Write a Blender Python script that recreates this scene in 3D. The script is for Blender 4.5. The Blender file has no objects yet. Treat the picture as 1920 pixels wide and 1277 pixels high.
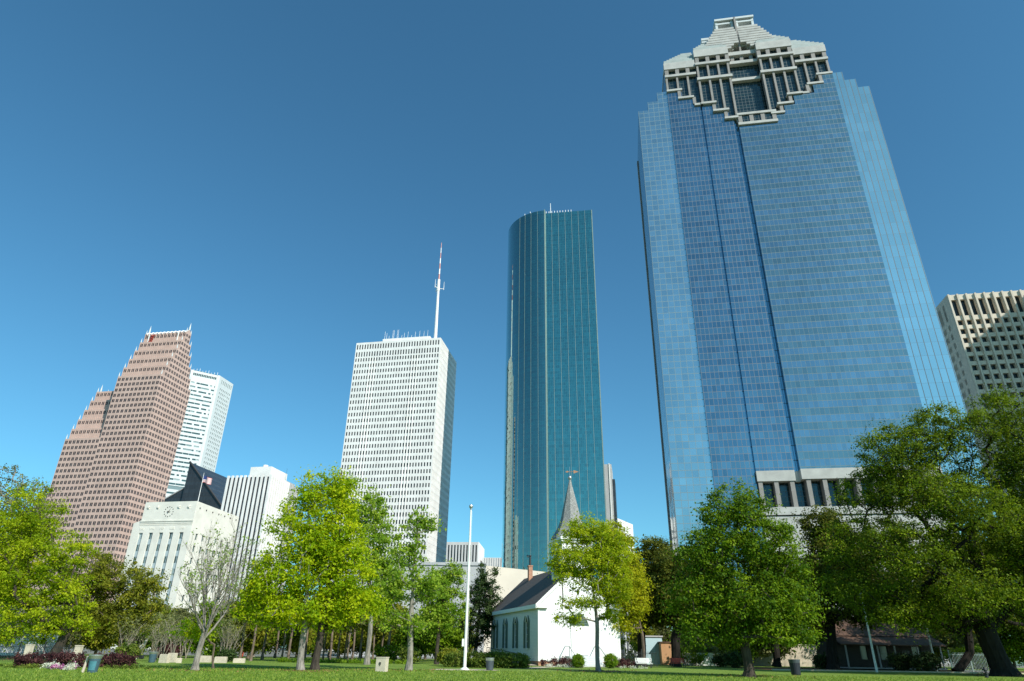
import bpy, math, random
import numpy as np
from mathutils import Vector, Matrix

# ------------------------------------------------------------------ scene, camera, light
sc = bpy.context.scene
COL = sc.collection
RES_W, RES_H = 1920.0, 1277.0
CX, CY = 960.0, 638.5
ROLL = math.radians(0.8669); PITCH = math.radians(25.4055); FPX = 1224.33
CAMZ = 1.6
Fv = np.array([0, math.cos(PITCH), math.sin(PITCH)])
R0 = np.array([1.0, 0, 0]); U0 = np.array([0, -math.sin(PITCH), math.cos(PITCH)])
Rv = math.cos(ROLL) * R0 + math.sin(ROLL) * U0
Uv = -math.sin(ROLL) * R0 + math.cos(ROLL) * U0
cam_d = bpy.data.cameras.new("camera"); cam = bpy.data.objects.new("camera", cam_d); COL.objects.link(cam)
cam.matrix_world = Matrix(((Rv[0], Uv[0], -Fv[0], 0), (Rv[1], Uv[1], -Fv[1], 0), (Rv[2], Uv[2], -Fv[2], CAMZ), (0, 0, 0, 1)))
cam_d.sensor_width = 36.0; cam_d.lens = FPX / RES_W * 36.0
cam_d.clip_start = 0.1; cam_d.clip_end = 6000
sc.camera = cam

SUN_AZ, SUN_EL = 138.0, 36.0
w = bpy.data.worlds.new("World"); sc.world = w; w.use_nodes = True
nt = w.node_tree
bg = nt.nodes["Background"]
sky = nt.nodes.new("ShaderNodeTexSky"); sky.sky_type = 'NISHITA'; sky.sun_disc = False
sky.sun_elevation = math.radians(SUN_EL); sky.sun_rotation = math.radians(SUN_AZ)
sky.altitude = 0; sky.air_density = 1.0; sky.dust_density = 0.65; sky.ozone_density = 1.5
wb = nt.nodes.new("ShaderNodeMix"); wb.data_type = 'RGBA'; wb.blend_type = 'MULTIPLY'; wb.inputs[0].default_value = 1.0
wb.inputs[7].default_value = (0.45, 0.95, 1.06, 1)      # the cool white balance of the photograph, the same all over the sky
nt.links.new(sky.outputs[0], wb.inputs[6]); nt.links.new(wb.outputs[2], bg.inputs[0]); bg.inputs[1].default_value = 0.108
sd = bpy.data.lights.new("sun", 'SUN'); sun = bpy.data.objects.new("sun", sd); COL.objects.link(sun)
sd.energy = 4.2; sd.angle = math.radians(0.55); sd.color = (1.0, 0.95, 0.86)
_a, _e = math.radians(SUN_AZ), math.radians(SUN_EL)
SUNV = Vector((math.sin(_a) * math.cos(_e), math.cos(_a) * math.cos(_e), math.sin(_e)))
sun.rotation_euler = SUNV.to_track_quat('Z', 'Y').to_euler()
sun.location = (60, -60, 120)
sc.view_settings.view_transform = 'Standard'; sc.view_settings.look = 'None'
sc.view_settings.exposure = 0.4; sc.view_settings.gamma = 1.0

# ------------------------------------------------------------------ helpers
def ray(x, y):
    return Fv + (x - CX) / FPX * Rv + (CY - y) / FPX * Uv
def aty(x, y, Y):
    r = ray(x, y); t = Y / r[1]; return np.array([t * r[0], Y, CAMZ + t * r[2]])
def gnd(x, y):
    r = ray(x, y); t = -CAMZ / r[2]; return (t * r[0], t * r[1])
def dirv(az):
    a = math.radians(az); return np.array([math.sin(a), math.cos(a)])
rnd = random.Random(7)

class MB:
    """collects faces, builds ONE mesh object"""
    def __init__(s): s.v = []; s.f = []; s.m = []; s.uv = []; s.has = False
    def poly(s, pts, mat=0, uv=None):
        b = len(s.v); s.v.extend([tuple(map(float, p)) for p in pts]); s.f.append(tuple(range(b, b + len(pts)))); s.m.append(mat)
        if uv is None: s.uv.extend([(0.0, 0.0)] * len(pts))
        else: s.uv.extend(uv); s.has = True
        return s
    def box(s, c, d, mat=0, rz=0.0):
        x, y, z = c; a, b, h = d[0] / 2, d[1] / 2, d[2] / 2
        cs, sn = math.cos(rz), math.sin(rz)
        P = lambda i, j, k: (x + i * a * cs - j * b * sn, y + i * a * sn + j * b * cs, z + k * h)
        for q in (((-1,-1,-1),(-1,1,-1),(1,1,-1),(1,-1,-1)), ((-1,-1,1),(1,-1,1),(1,1,1),(-1,1,1)), ((-1,-1,-1),(1,-1,-1),(1,-1,1),(-1,-1,1)),
                  ((1,-1,-1),(1,1,-1),(1,1,1),(1,-1,1)), ((1,1,-1),(-1,1,-1),(-1,1,1),(1,1,1)), ((-1,1,-1),(-1,-1,-1),(-1,-1,1),(-1,1,1))):
            s.poly([P(*t) for t in q], mat)
        return s
    def tube(s, pts, rads, n=8, mat=0, cap=True):
        pts = [Vector(p) for p in pts]; rings = []
        for i, p in enumerate(pts):
            d = (pts[min(i + 1, len(pts) - 1)] - pts[max(i - 1, 0)]).normalized()
            a = d.orthogonal().normalized() if i == 0 else (rings[-1][1] - d * rings[-1][1].dot(d)).normalized()
            b = d.cross(a)
            rings.append(([p + (a * math.cos(t) + b * math.sin(t)) * rads[i] for t in [2 * math.pi * k / n for k in range(n)]], a))
        for i in range(len(rings) - 1):
            A, B = rings[i][0], rings[i + 1][0]
            for k in range(n): s.poly([A[k], A[(k + 1) % n], B[(k + 1) % n], B[k]], mat)
        if cap:
            s.poly(rings[0][0][::-1], mat); s.poly(rings[-1][0], mat)
        return s
    def lathe(s, c, prof, n=16, mat=0):
        for i in range(len(prof) - 1):
            (r0, z0), (r1, z1) = prof[i], prof[i + 1]
            for k in range(n):
                a, b = 2 * math.pi * k / n, 2 * math.pi * (k + 1) / n
                q = [(c[0] + r * math.cos(t), c[1] + r * math.sin(t), c[2] + z) for r, z, t in ((r0, z0, a), (r0, z0, b), (r1, z1, b), (r1, z1, a))]
                if r0 < 1e-5: q = q[1:]
                elif r1 < 1e-5: q = q[:3]
                s.poly(q, mat)
        return s
    def build(s, name, mats, parent=None, smooth=False):
        me = bpy.data.meshes.new(name); me.from_pydata(s.v, [], s.f)
        if not isinstance(mats, (list, tuple)): mats = [mats]
        for m in mats: me.materials.append(m)
        if len(mats) > 1: me.polygons.foreach_set("material_index", s.m)
        if s.has:
            ul = me.uv_layers.new(name="UVMap"); ul.data.foreach_set("uv", np.array(s.uv, dtype=np.float32).ravel())
        if smooth: me.polygons.foreach_set("use_smooth", [True] * len(s.f))
        me.update()
        o = bpy.data.objects.new(name, me); COL.objects.link(o)
        if parent: put(o, parent)
        return o

def put(o, parent):
    """child with its mesh written in world coordinates"""
    o.parent = parent; o.matrix_parent_inverse = Matrix.Translation(-parent.location) if parent.type == 'EMPTY' else Matrix.Identity(4)
    if parent.type != 'EMPTY' and parent.parent is not None: o.matrix_parent_inverse = Matrix.Identity(4)
def tag(o, label=None, cat=None, group=None, kind=None):
    if label: o["label"] = label
    if cat: o["category"] = cat
    if group: o["group"] = group
    if kind: o["kind"] = kind
    return o
def thing(name, label, cat, loc, group=None):
    o = bpy.data.objects.new(name, None); COL.objects.link(o); o.location = (loc[0], loc[1], loc[2] if len(loc) > 2 else 0)
    o.empty_display_size = 0.5
    return tag(o, label, cat, group)
def dup(root, loc, rz=0, sc_=1.0, label=None):
    def cp(o, par):
        c = o.copy(); COL.objects.link(c)
        if par is not None: c.parent = par; c.matrix_parent_inverse = o.matrix_parent_inverse
        for ch in list(o.children): cp(ch, c)
        return c
    r = cp(root, None); r.location = loc; r.rotation_euler = (0, 0, rz); r.scale = (sc_,) * 3
    if label: r["label"] = label
    return r

# ------------------------------------------------------------------ materials
def newmat(name):
    m = bpy.data.materials.new(name); m.use_nodes = True
    return m, m.node_tree, m.node_tree.nodes["Principled BSDF"]
def N(t, typ, **kw):
    n = t.nodes.new(typ)
    for k, v in kw.items(): setattr(n, k, v)
    return n
def math_n(t, op, a, b=None, c=None):
    n = t.nodes.new("ShaderNodeMath"); n.operation = op
    for i, v in enumerate((a, b, c)):
        if v is None: continue
        if hasattr(v, "is_output") or isinstance(v, bpy.types.NodeSocket): t.links.new(v, n.inputs[i])
        else: n.inputs[i].default_value = v
    return n.outputs[0]
def mix_n(t, fac, a, b, blend='MIX'):
    n = t.nodes.new("ShaderNodeMix"); n.data_type = 'RGBA'; n.blend_type = blend
    for s_, v in ((n.inputs[0], fac), (n.inputs[6], a), (n.inputs[7], b)):
        if isinstance(v, bpy.types.NodeSocket): t.links.new(v, s_)
        elif isinstance(v, (tuple, list)): s_.default_value = (*v, 1) if len(v) == 3 else v
        else: s_.default_value = v
    return n.outputs[2]
def ramp(t, fac, stops):
    n = t.nodes.new("ShaderNodeValToRGB"); t.links.new(fac, n.inputs[0])
    el = n.color_ramp.elements
    while len(el) < len(stops): el.new(0.5)
    for e, (p, c) in zip(el, stops): e.position = p; e.color = (*c, 1)
    return n.outputs[0]
def noise(t, scale, detail=4, coord='Object', rough=0.55, stretch=None):
    tc = N(t, "ShaderNodeTexCoord"); n = N(t, "ShaderNodeTexNoise"); n.inputs["Scale"].default_value = scale; n.inputs["Detail"].default_value = detail
    n.inputs["Roughness"].default_value = rough
    src = tc.outputs[coord]
    if stretch:
        mp = N(t, "ShaderNodeMapping"); mp.inputs["Scale"].default_value = stretch; t.links.new(src, mp.inputs[0]); src = mp.outputs[0]
    t.links.new(src, n.inputs["Vector"]); return n.outputs["Fac"]
def mat(name, col, rough=0.7, var=0.12, scale=1.5, metal=0.0, bump=0.0, bscale=None, stretch=None, spec=0.5):
    m, t, p = newmat(name)
    f = noise(t, scale, stretch=stretch)
    lo = tuple(c * (1 - var) for c in col); hi = tuple(min(1, c * (1 + var)) for c in col)
    t.links.new(ramp(t, f, [(0.3, lo), (0.7, hi)]), p.inputs["Base Color"])
    p.inputs["Roughness"].default_value = rough; p.inputs["Metallic"].default_value = metal
    p.inputs["Specular IOR Level"].default_value = spec
    if bump:
        b = N(t, "ShaderNodeBump"); b.inputs["Strength"].default_value = bump; b.inputs["Distance"].default_value = 0.05
        t.links.new(noise(t, bscale or scale * 6), b.inputs["Height"]); t.links.new(b.outputs[0], p.inputs["Normal"])
    return m
def curtain(name, pw, ph, tintA, tintB, line, lw, lh, coat=0.0, cior=2.4, metal=0.75, rough=0.06, jit=0.02, alt=True, var=0.3, tile=2.0, lineboth=True):
    """curtain-wall glass: UV is in metres; panes vary a little in tint and tilt"""
    m, t, p = newmat(name)
    uv = N(t, "ShaderNodeUVMap"); sp = N(t, "ShaderNodeSeparateXYZ"); t.links.new(uv.outputs[0], sp.inputs[0])
    u = math_n(t, 'DIVIDE', sp.outputs[0], pw); v = math_n(t, 'DIVIDE', sp.outputs[1], ph)
    fu, fv = math_n(t, 'FLOOR', u), math_n(t, 'FLOOR', v)
    cb = N(t, "ShaderNodeCombineXYZ"); t.links.new(fu, cb.inputs[0]); t.links.new(fv, cb.inputs[1])
    wn = N(t, "ShaderNodeTexWhiteNoise"); wn.noise_dimensions = '3D'; t.links.new(cb.outputs[0], wn.inputs["Vector"])
    par = math_n(t, 'FLOORED_MODULO', fv, 2.0) if alt else 0.0
    big = noise(t, 0.03, 3)
    base = mix_n(t, par, tintA, tintB)
    amt = math_n(t, 'MULTIPLY_ADD', wn.outputs["Value"], var, 1 - var / 2)
    amt = math_n(t, 'MULTIPLY', amt, math_n(t, 'MULTIPLY_ADD', big, 0.5, 0.75))
    sc_n = N(t, "ShaderNodeVectorMath", operation='SCALE'); t.links.new(base, sc_n.inputs[0]); t.links.new(amt, sc_n.inputs["Scale"])
    lu = math_n(t, 'LESS_THAN', math_n(t, 'FRACT', u), lw / pw); lv = math_n(t, 'LESS_THAN', math_n(t, 'FRACT', v), lh / ph)
    ln = math_n(t, 'MAXIMUM', lu, lv)
    t.links.new(mix_n(t, ln, sc_n.outputs[0], line), p.inputs["Base Color"])
    t.links.new(math_n(t, 'MULTIPLY', math_n(t, 'SUBTRACT', 1.0, ln), metal), p.inputs["Metallic"])
    t.links.new(math_n(t, 'MULTIPLY_ADD', ln, 0.4, rough), p.inputs["Roughness"])
    g = N(t, "ShaderNodeNewGeometry")
    j = N(t, "ShaderNodeVectorMath", operation='MULTIPLY_ADD'); t.links.new(wn.outputs["Color"], j.inputs[0]); j.inputs[1].default_value = (jit,) * 3; j.inputs[2].default_value = (-jit / 2,) * 3
    ad = N(t, "ShaderNodeVectorMath", operation='ADD'); t.links.new(g.outputs["Normal"], ad.inputs[0]); t.links.new(j.outputs[0], ad.inputs[1])
    nm = N(t, "ShaderNodeVectorMath", operation='NORMALIZE'); t.links.new(ad.outputs[0], nm.inputs[0]); t.links.new(nm.outputs[0], p.inputs["Normal"]); t.links.new(nm.outputs[0], p.inputs["Coat Normal"])
    p.inputs["Coat Weight"].default_value = coat; p.inputs["Coat IOR"].default_value = cior; p.inputs["Coat Roughness"].default_value = 0.02; p.inputs["Coat Tint"].default_value = (0.75, 1.0, 0.97, 1)
    return m
def winmat(name, dark, light, share=0.15, rough=0.12, spec=0.5):
    m, t, p = newmat(name)
    g = N(t, "ShaderNodeNewGeometry"); oi = N(t, "ShaderNodeObjectInfo")
    f = math_n(t, 'FRACT', math_n(t, 'ADD', g.outputs["Random Per Island"], oi.outputs["Random"]))
    t.links.new(ramp(t, f, [(0.0, dark), (1 - share, tuple(c * 1.6 for c in dark)), (1.0, light)]), p.inputs["Base Color"])
    p.inputs["Roughness"].default_value = rough; p.inputs["Specular IOR Level"].default_value = spec
    return m
def leafmat(name, c0, c1, trans=0.45, tcol=None):
    m, t, p = newmat(name)
    at = N(t, "ShaderNodeAttribute"); at.attribute_name = "tint"
    col = ramp(t, at.outputs["Fac"], [(0.0, tuple(c * .7 for c in c0)), (0.3, c0), (0.85, c1), (1.0, (min(1, c1[0] * 1.25), min(1, c1[1] * 1.05), c1[2]))])
    t.links.new(col, p.inputs["Base Color"]); p.inputs["Roughness"].default_value = 0.6; p.inputs["Specular IOR Level"].default_value = 0.15
    tr = N(t, "ShaderNodeBsdfTranslucent")
    tc = mix_n(t, 0.5, col, tcol or tuple(min(1, c * 1.5) for c in c1)); t.links.new(tc, tr.inputs[0])
    mx = N(t, "ShaderNodeMixShader"); mx.inputs[0].default_value = trans
    t.links.new(p.outputs[0], mx.inputs[1]); t.links.new(tr.outputs[0], mx.inputs[2])
    t.links.new(mx.outputs[0], t.nodes["Material Output"].inputs[0])
    return m
def barkmat(name, col):
    return mat(name, col, 0.9, 0.45, 6.0, bump=0.8, bscale=14, stretch=(1, 1, 0.25), spec=0.2)

M = {}
M['pink'] = mat('pink_granite', (0.53, 0.375, 0.315), 0.6, 0.1, 0.15)
M['win_dark'] = winmat('dark_window_glass', (0.012, 0.02, 0.024), (0.05, 0.06, 0.06), 0.1, 0.2, 0.3)
M['win_pink'] = winmat('bronze_window_glass', (0.018, 0.02, 0.026), (0.07, 0.07, 0.07), 0.15, 0.2, 0.3)
M['win_teal'] = winmat('green_window_glass', (0.035, 0.07, 0.075), (0.35, 0.42, 0.42), 0.3)
M['white'] = mat('white_concrete', (0.77, 0.76, 0.73), 0.7, 0.09, 0.12)
M['cream'] = mat('cream_limestone', (0.70, 0.675, 0.60), 0.8, 0.09, 0.2)
M['paint'] = mat('white_paint', (0.82, 0.82, 0.80), 0.5, 0.04, 0.8)
M['roofstone'] = mat('grey_roof_stone', (0.36, 0.40, 0.385), 0.75, 0.12, 0.4)
M['greygran'] = mat('pale_grey_granite', (0.55, 0.59, 0.59), 0.6, 0.05, 0.2)
M['granite'] = mat('beige_granite', (0.25, 0.232, 0.215), 0.7, 0.12, 0.6)
M['granite_l'] = mat('pale_granite', (0.43, 0.425, 0.40), 0.75, 0.14, 0.35)
M['conc'] = mat('buff_concrete', (0.60, 0.54, 0.44), 0.8, 0.07, 0.3)
M['grey'] = mat('grey_concrete', (0.42, 0.42, 0.42), 0.8, 0.08, 0.3)
M['beige'] = mat('sunlit_beige_plaster', (0.66, 0.58, 0.48), 0.8, 0.05, 0.3)  # for the hall's lit end: sunlight put into the colour
M['blackglass'] = curtain('black_glass', 1.6, 3.6, (0.05, 0.06, 0.07), (0.045, 0.052, 0.06), (0.02, 0.02, 0.022), 0.2, 0.25, metal=0.3, rough=0.25, jit=0.01)
M['roofglass'] = curtain('dark_roof_glass', 2.2, 4.5, (0.07, 0.08, 0.085), (0.09, 0.1, 0.1), (0.03, 0.03, 0.03), 0.25, 0.4, metal=0.5, rough=0.15, jit=0.03)
M['metal'] = mat('grey_metal', (0.45, 0.47, 0.48), 0.35, 0.06, 3, metal=0.7)
M['steel'] = mat('dark_steel', (0.03, 0.032, 0.035), 0.5, 0.1, 3, metal=0.2)
M['redpale'] = mat('faded_red_paint', (0.55, 0.22, 0.18), 0.5, 0.1, 2)
M['red'] = mat('red_paint', (0.45, 0.05, 0.03), 0.5, 0.1, 2)
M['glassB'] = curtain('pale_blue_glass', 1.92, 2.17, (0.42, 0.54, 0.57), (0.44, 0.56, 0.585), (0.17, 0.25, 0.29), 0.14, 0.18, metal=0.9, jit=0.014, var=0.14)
M['glassC'] = curtain('deep_blue_glass', 1.30, 2.17, (0.17, 0.27, 0.335), (0.215, 0.32, 0.375), (0.14, 0.17, 0.21), 0.12, 0.15, metal=0.9, jit=0.012, var=0.2)
M['glassE'] = curtain('slate_blue_glass', 1.33, 2.17, (0.25, 0.325, 0.335), (0.255, 0.35, 0.41), (0.12, 0.175, 0.19), 0.08, 0.14, metal=0.9, jit=0.012, var=0.16)
M['glassF'] = curtain('flush_blue_glass', 1.93, 4.34, (0.45, 0.575, 0.595), (0.46, 0.585, 0.605), (0.015, 0.04, 0.055), 0.2, 0.05, metal=0.92, jit=0.005, var=0.08)
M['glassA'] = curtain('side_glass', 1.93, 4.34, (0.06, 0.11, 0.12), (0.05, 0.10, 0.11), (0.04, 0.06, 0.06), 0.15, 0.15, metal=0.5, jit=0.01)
M['glassD'] = curtain('recess_glass', 1.2, 4.34, (0.13, 0.25, 0.34), (0.13, 0.25, 0.34), (0.02, 0.06, 0.09), 0.1, 0.2, metal=0.8, jit=0.01)
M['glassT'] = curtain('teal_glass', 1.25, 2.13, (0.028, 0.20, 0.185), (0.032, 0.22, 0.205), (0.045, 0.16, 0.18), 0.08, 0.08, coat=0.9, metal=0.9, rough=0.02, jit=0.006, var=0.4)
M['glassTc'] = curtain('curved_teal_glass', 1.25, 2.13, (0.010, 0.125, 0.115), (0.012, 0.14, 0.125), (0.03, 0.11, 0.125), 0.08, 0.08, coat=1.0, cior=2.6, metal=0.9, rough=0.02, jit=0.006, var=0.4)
M['crownglass'] = curtain('crown_glass', 1.3, 1.45, (0.03, 0.06, 0.068), (0.025, 0.05, 0.06), (0.10, 0.12, 0.12), 0.1, 0.11, metal=0.5, rough=0.08, jit=0.03)

# ------------------------------------------------------------------ facades
class Fr:
    """upright wall plane: s runs along az, o is outwards, z is up"""
    def __init__(s, o, az): s.o = np.array(o[:2], float); s.u = dirv(az); s.n = dirv(az + 90); s.az = az
    def P(s, a, o, z): q = s.o + a * s.u + o * s.n; return (q[0], q[1], z)
    def xy(s, a, o=0): q = s.o + a * s.u + o * s.n; return (q[0], q[1])
def fbox(mb, fr, s0, s1, o0, o1, z0, z1, mat=0, uvm=False):
    P = fr.P
    q = lambda p, u: mb.poly(p, mat, u if uvm else None)
    q([P(s0, o1, z0), P(s1, o1, z0), P(s1, o1, z1), P(s0, o1, z1)], [(s0, z0), (s1, z0), (s1, z1), (s0, z1)])
    q([P(s1, o1, z0), P(s1, o0, z0), P(s1, o0, z1), P(s1, o1, z1)], [(o1, z0), (o0, z0), (o0, z1), (o1, z1)])
    q([P(s0, o0, z0), P(s0, o1, z0), P(s0, o1, z1), P(s0, o0, z1)], [(o0, z0), (o1, z0), (o1, z1), (o0, z1)])
    q([P(s1, o0, z0), P(s0, o0, z0), P(s0, o0, z1), P(s1, o0, z1)], [(s1, z0), (s0, z0), (s0, z1), (s1, z1)])
    q([P(s0, o1, z1), P(s1, o1, z1), P(s1, o0, z1), P(s0, o0, z1)], [(0, 0), (0, 0), (0, 0), (0, 0)])
    q([P(s0, o0, z0), P(s1, o0, z0), P(s1, o1, z0), P(s0, o1, z0)], [(0, 0), (0, 0), (0, 0), (0, 0)])
def grid(mb, wins, fr, s0, s1, z0, z1, cols, rows, depth, split=0, o=0.0):
    """front wall with recessed openings; window quads go to wins"""
    P = fr.P
    q = lambda a, b, c, d: mb.poly([P(a, o, c), P(b, o, c), P(b, o, d), P(a, o, d)])
    z = z0
    for (c, d) in sorted(rows):
        if c > z + 1e-4: q(s0, s1, z, c)
        s = s0
        for (a, b) in cols:
            if a > s + 1e-4: q(s, a, c, d)
            k = o - depth
            mb.poly([P(a, o, c), P(b, o, c), P(b, k, c), P(a, k, c)]); mb.poly([P(a, k, d), P(b, k, d), P(b, o, d), P(a, o, d)])
            mb.poly([P(a, o, c), P(a, k, c), P(a, k, d), P(a, o, d)]); mb.poly([P(b, k, c), P(b, o, c), P(b, o, d), P(b, k, d)])
            if split:
                mm = (a + b) / 2; e = split / 2
                mb.poly([P(mm - e, o - .1, c), P(mm + e, o - .1, c), P(mm + e, o - .1, d), P(mm - e, o - .1, d)])
                mb.poly([P(mm - e, k, c), P(mm - e, o - .1, c), P(mm - e, o - .1, d), P(mm - e, k, d)]); mb.poly([P(mm + e, o - .1, c), P(mm + e, k, c), P(mm + e, k, d), P(mm + e, o - .1, d)])
                wins.append([[P(a, k, c), P(mm - e, k, c), P(mm - e, k, d), P(a, k, d)], [P(mm + e, k, c), P(b, k, c), P(b, k, d), P(mm + e, k, d)]])
            else: wins.append([[P(a, k, c), P(b, k, c), P(b, k, d), P(a, k, d)]])
            s = b
        if s1 > s + 1e-4: q(s, s1, c, d)
        z = d
    if z1 > z + 1e-4: q(s0, s1, z, z1)
def windows(parent, wins, m, zmin=0.0, limit=100, name='window'):
    """the hundred that show largest are parts of their own, the rest one part"""
    def key(w):
        p = np.mean(np.array(w).reshape(-1, 3), axis=0); return (p[2] < zmin, np.linalg.norm(p - np.array([0, 0, CAMZ])))
    wins = sorted(wins, key=key)
    for w_ in wins[:limit]:
        b = MB(); [b.poly(q) for q in w_]; b.build(name, m, parent)
    if len(wins) > limit:
        b = MB(); [b.poly(q) for w_ in wins[limit:] for q in w_]
        o = b.build(name, m, parent); o["kind"] = "stuff"
def cols_n(s0, n, pitch, off, wd): return [(s0 + i * pitch + off, s0 + i * pitch + off + wd) for i in range(n)]

GA, GB = 100.4, 10.4      # street grid: fronts run along GA, sides along GB

# ---- pink gabled skyscraper
def pink_tower():
    C = (-268.2, 464.8)
    T = thing('skyscraper', 'pink granite skyscraper with stepped gable tops and white finials', 'skyscraper', C)
    F = Fr(C, GA); S = Fr(C, GB)
    mb = MB(); wins = []
    Dp = 36.6; H0 = 189.6; st = 3.05; rise = 8.7
    def tower(sL, sR, H, tiers, side):
        nb = round((sR - sL) / 3.4); pitch = (sR - sL) / nb
        cols = cols_n(sL, nb, pitch, (pitch - 2.3) / 2, 2.3)
        nrow = int(H / 4.35)
        rows = [(H - 1.5 - 2.5 - k * 4.35, H - 1.5 - k * 4.35) for k in range(nrow)]
        grid(mb, wins, F, sL, sR, 0, H, cols, rows, 0.16, 0.18)
        for i in range(1, tiers + 1):
            z0, z1 = H + (i - 1) * rise, H + i * rise
            grid(mb, wins, F, sL, sR, z0, z1, cols, [(z1 - 4.1, z1 - 1.5)], 0.16, 0.18, o=-st * i)
            mb.poly([F.P(sL, -st * (i - 1), z0), F.P(sR, -st * (i - 1), z0), F.P(sR, -st * i, z0), F.P(sL, -st * i, z0)])
            mb.poly([F.P(sL, -Dp + st * i, z0), F.P(sR, -Dp + st * i, z0), F.P(sR, -Dp + st * (i - 1), z0), F.P(sL, -Dp + st * (i - 1), z0)])
            mb.poly([F.P(sR, -Dp + st * i, z0), F.P(sL, -Dp + st * i, z0), F.P(sL, -Dp + st * i, z1), F.P(sR, -Dp + st * i, z1)])
            for k in range(nb * 2):   # fins on the parapet of each tier
                a = sL + k * pitch / 2
                fbox(mb, F, a - .1, a + .1, -st * i, -st * i + .12, z0, z1)
        zt = H + tiers * rise
        mb.poly([F.P(sL, -st * tiers, zt), F.P(sR, -st * tiers, zt), F.P(sR, -Dp + st * tiers, zt), F.P(sL, -Dp + st * tiers, zt)])
        mb.poly([F.P(sR, -Dp, 0), F.P(sL, -Dp, 0), F.P(sL, -Dp, H), F.P(sR, -Dp, H)])
        for i in range(0, tiers + 1):
            z0, z1 = (0, H) if i == 0 else (H + (i - 1) * rise, H + i * rise)
            d0, d1 = st * i, Dp - st * i
            n = 12 - 2 * i
            if side and n > 0:
                S2 = Fr(F.xy(sR), GB)
                nr = int((z1 - z0) / 4.35 + .01)
                grid(mb, wins, S2, d0, d1, z0, z1, cols_n(d0, n, st, 0.45, 2.1), [(z1 - 1.5 - 2.5 - k * 4.35, z1 - 1.5 - k * 4.35) for k in range(nr)], 0.16, 0.18)
            mb.poly([F.P(sL, -d1, z0), F.P(sL, -d0, z0), F.P(sL, -d0, z1), F.P(sL, -d1, z1)])
        return zt
    zt = tower(-37.5, 0, H0, 5, True)
    zw = tower(-67.2, -37.5, 140.7, 5, False)
    mb.build('wall', M['pink'], T)
    windows(T, wins, M['win_pink'], 60)
    # roof ribs along the ridge and finials
    gab = MB()
    for s in (-37.5, 0):
        gab.poly([F.P(s, -15.2, zt), F.P(s, -21.4, zt), F.P(s, -18.3, zt + 3.2)]); gab.poly([F.P(s - .6, -15.2, zt), F.P(s - .6, -18.3, zt + 3.2), F.P(s - .6, -21.4, zt)])
    gab.build('gable', M['pink'], T)
    for k in range(11):
        s = -35.5 + k * 3.45
        b = MB(); b.tube([F.P(s - .4, -14.6, zt - .5), F.P(s + .3, -16.4, zt + 1.6), F.P(s + .5, -18.3, zt + 2.2)], [.55, .5, .35], 6); b.build('roof_rib', M['paint'], T)
    def fin(P, h):
        b = MB(); b.tube([P, (P[0], P[1], P[2] + h * .3), (P[0], P[1], P[2] + h)], [h * .095, h * .095, 0.02], 6); b.build('finial', M['greygran'], T)
    for i in range(0, 6):
        z = H0 + i * rise
        for s in (-37.2, -.3): fin(F.P(s, -st * i - .3, z), 4.2)
        fin(F.P(-.3, -Dp + st * i + .3, z), 4.2)
        fin(F.P(-66.8, -st * i - .3, 140.7 + i * rise), 4.0)
    for s in (-37.2, -.3): fin(F.P(s, -18.3, zt + 2.6), 7.0)
    fin(F.P(-66.8, -18.3, zw + 1.0), 6.5)
    fin(F.P(-60, -18.3, zw), 3.0); 
    r = MB()
    for k in range(5): r.tube([F.P(-31.5 - k * .35, -14.8, zt - 1.6 - k * 1.7), F.P(-30.0 - k * .35, -14.6, zt - 2.1 - k * 1.7), F.P(-28.5 - k * .35, -14.8, zt - 1.4 - k * 1.7)], [.45, .5, .45], 6)
    o = r.build('sign', M['red'], T); o["label"] = "red banded sign near the top edge"
    for s in (-33.3, -6.8):
        b = MB(); fbox(b, F, s - .3, s + .3, -15.1, -14.6, zt - 8.0, zt + .3); b.build('roof_rib', M['paint'], T)
pink_tower()

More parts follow.
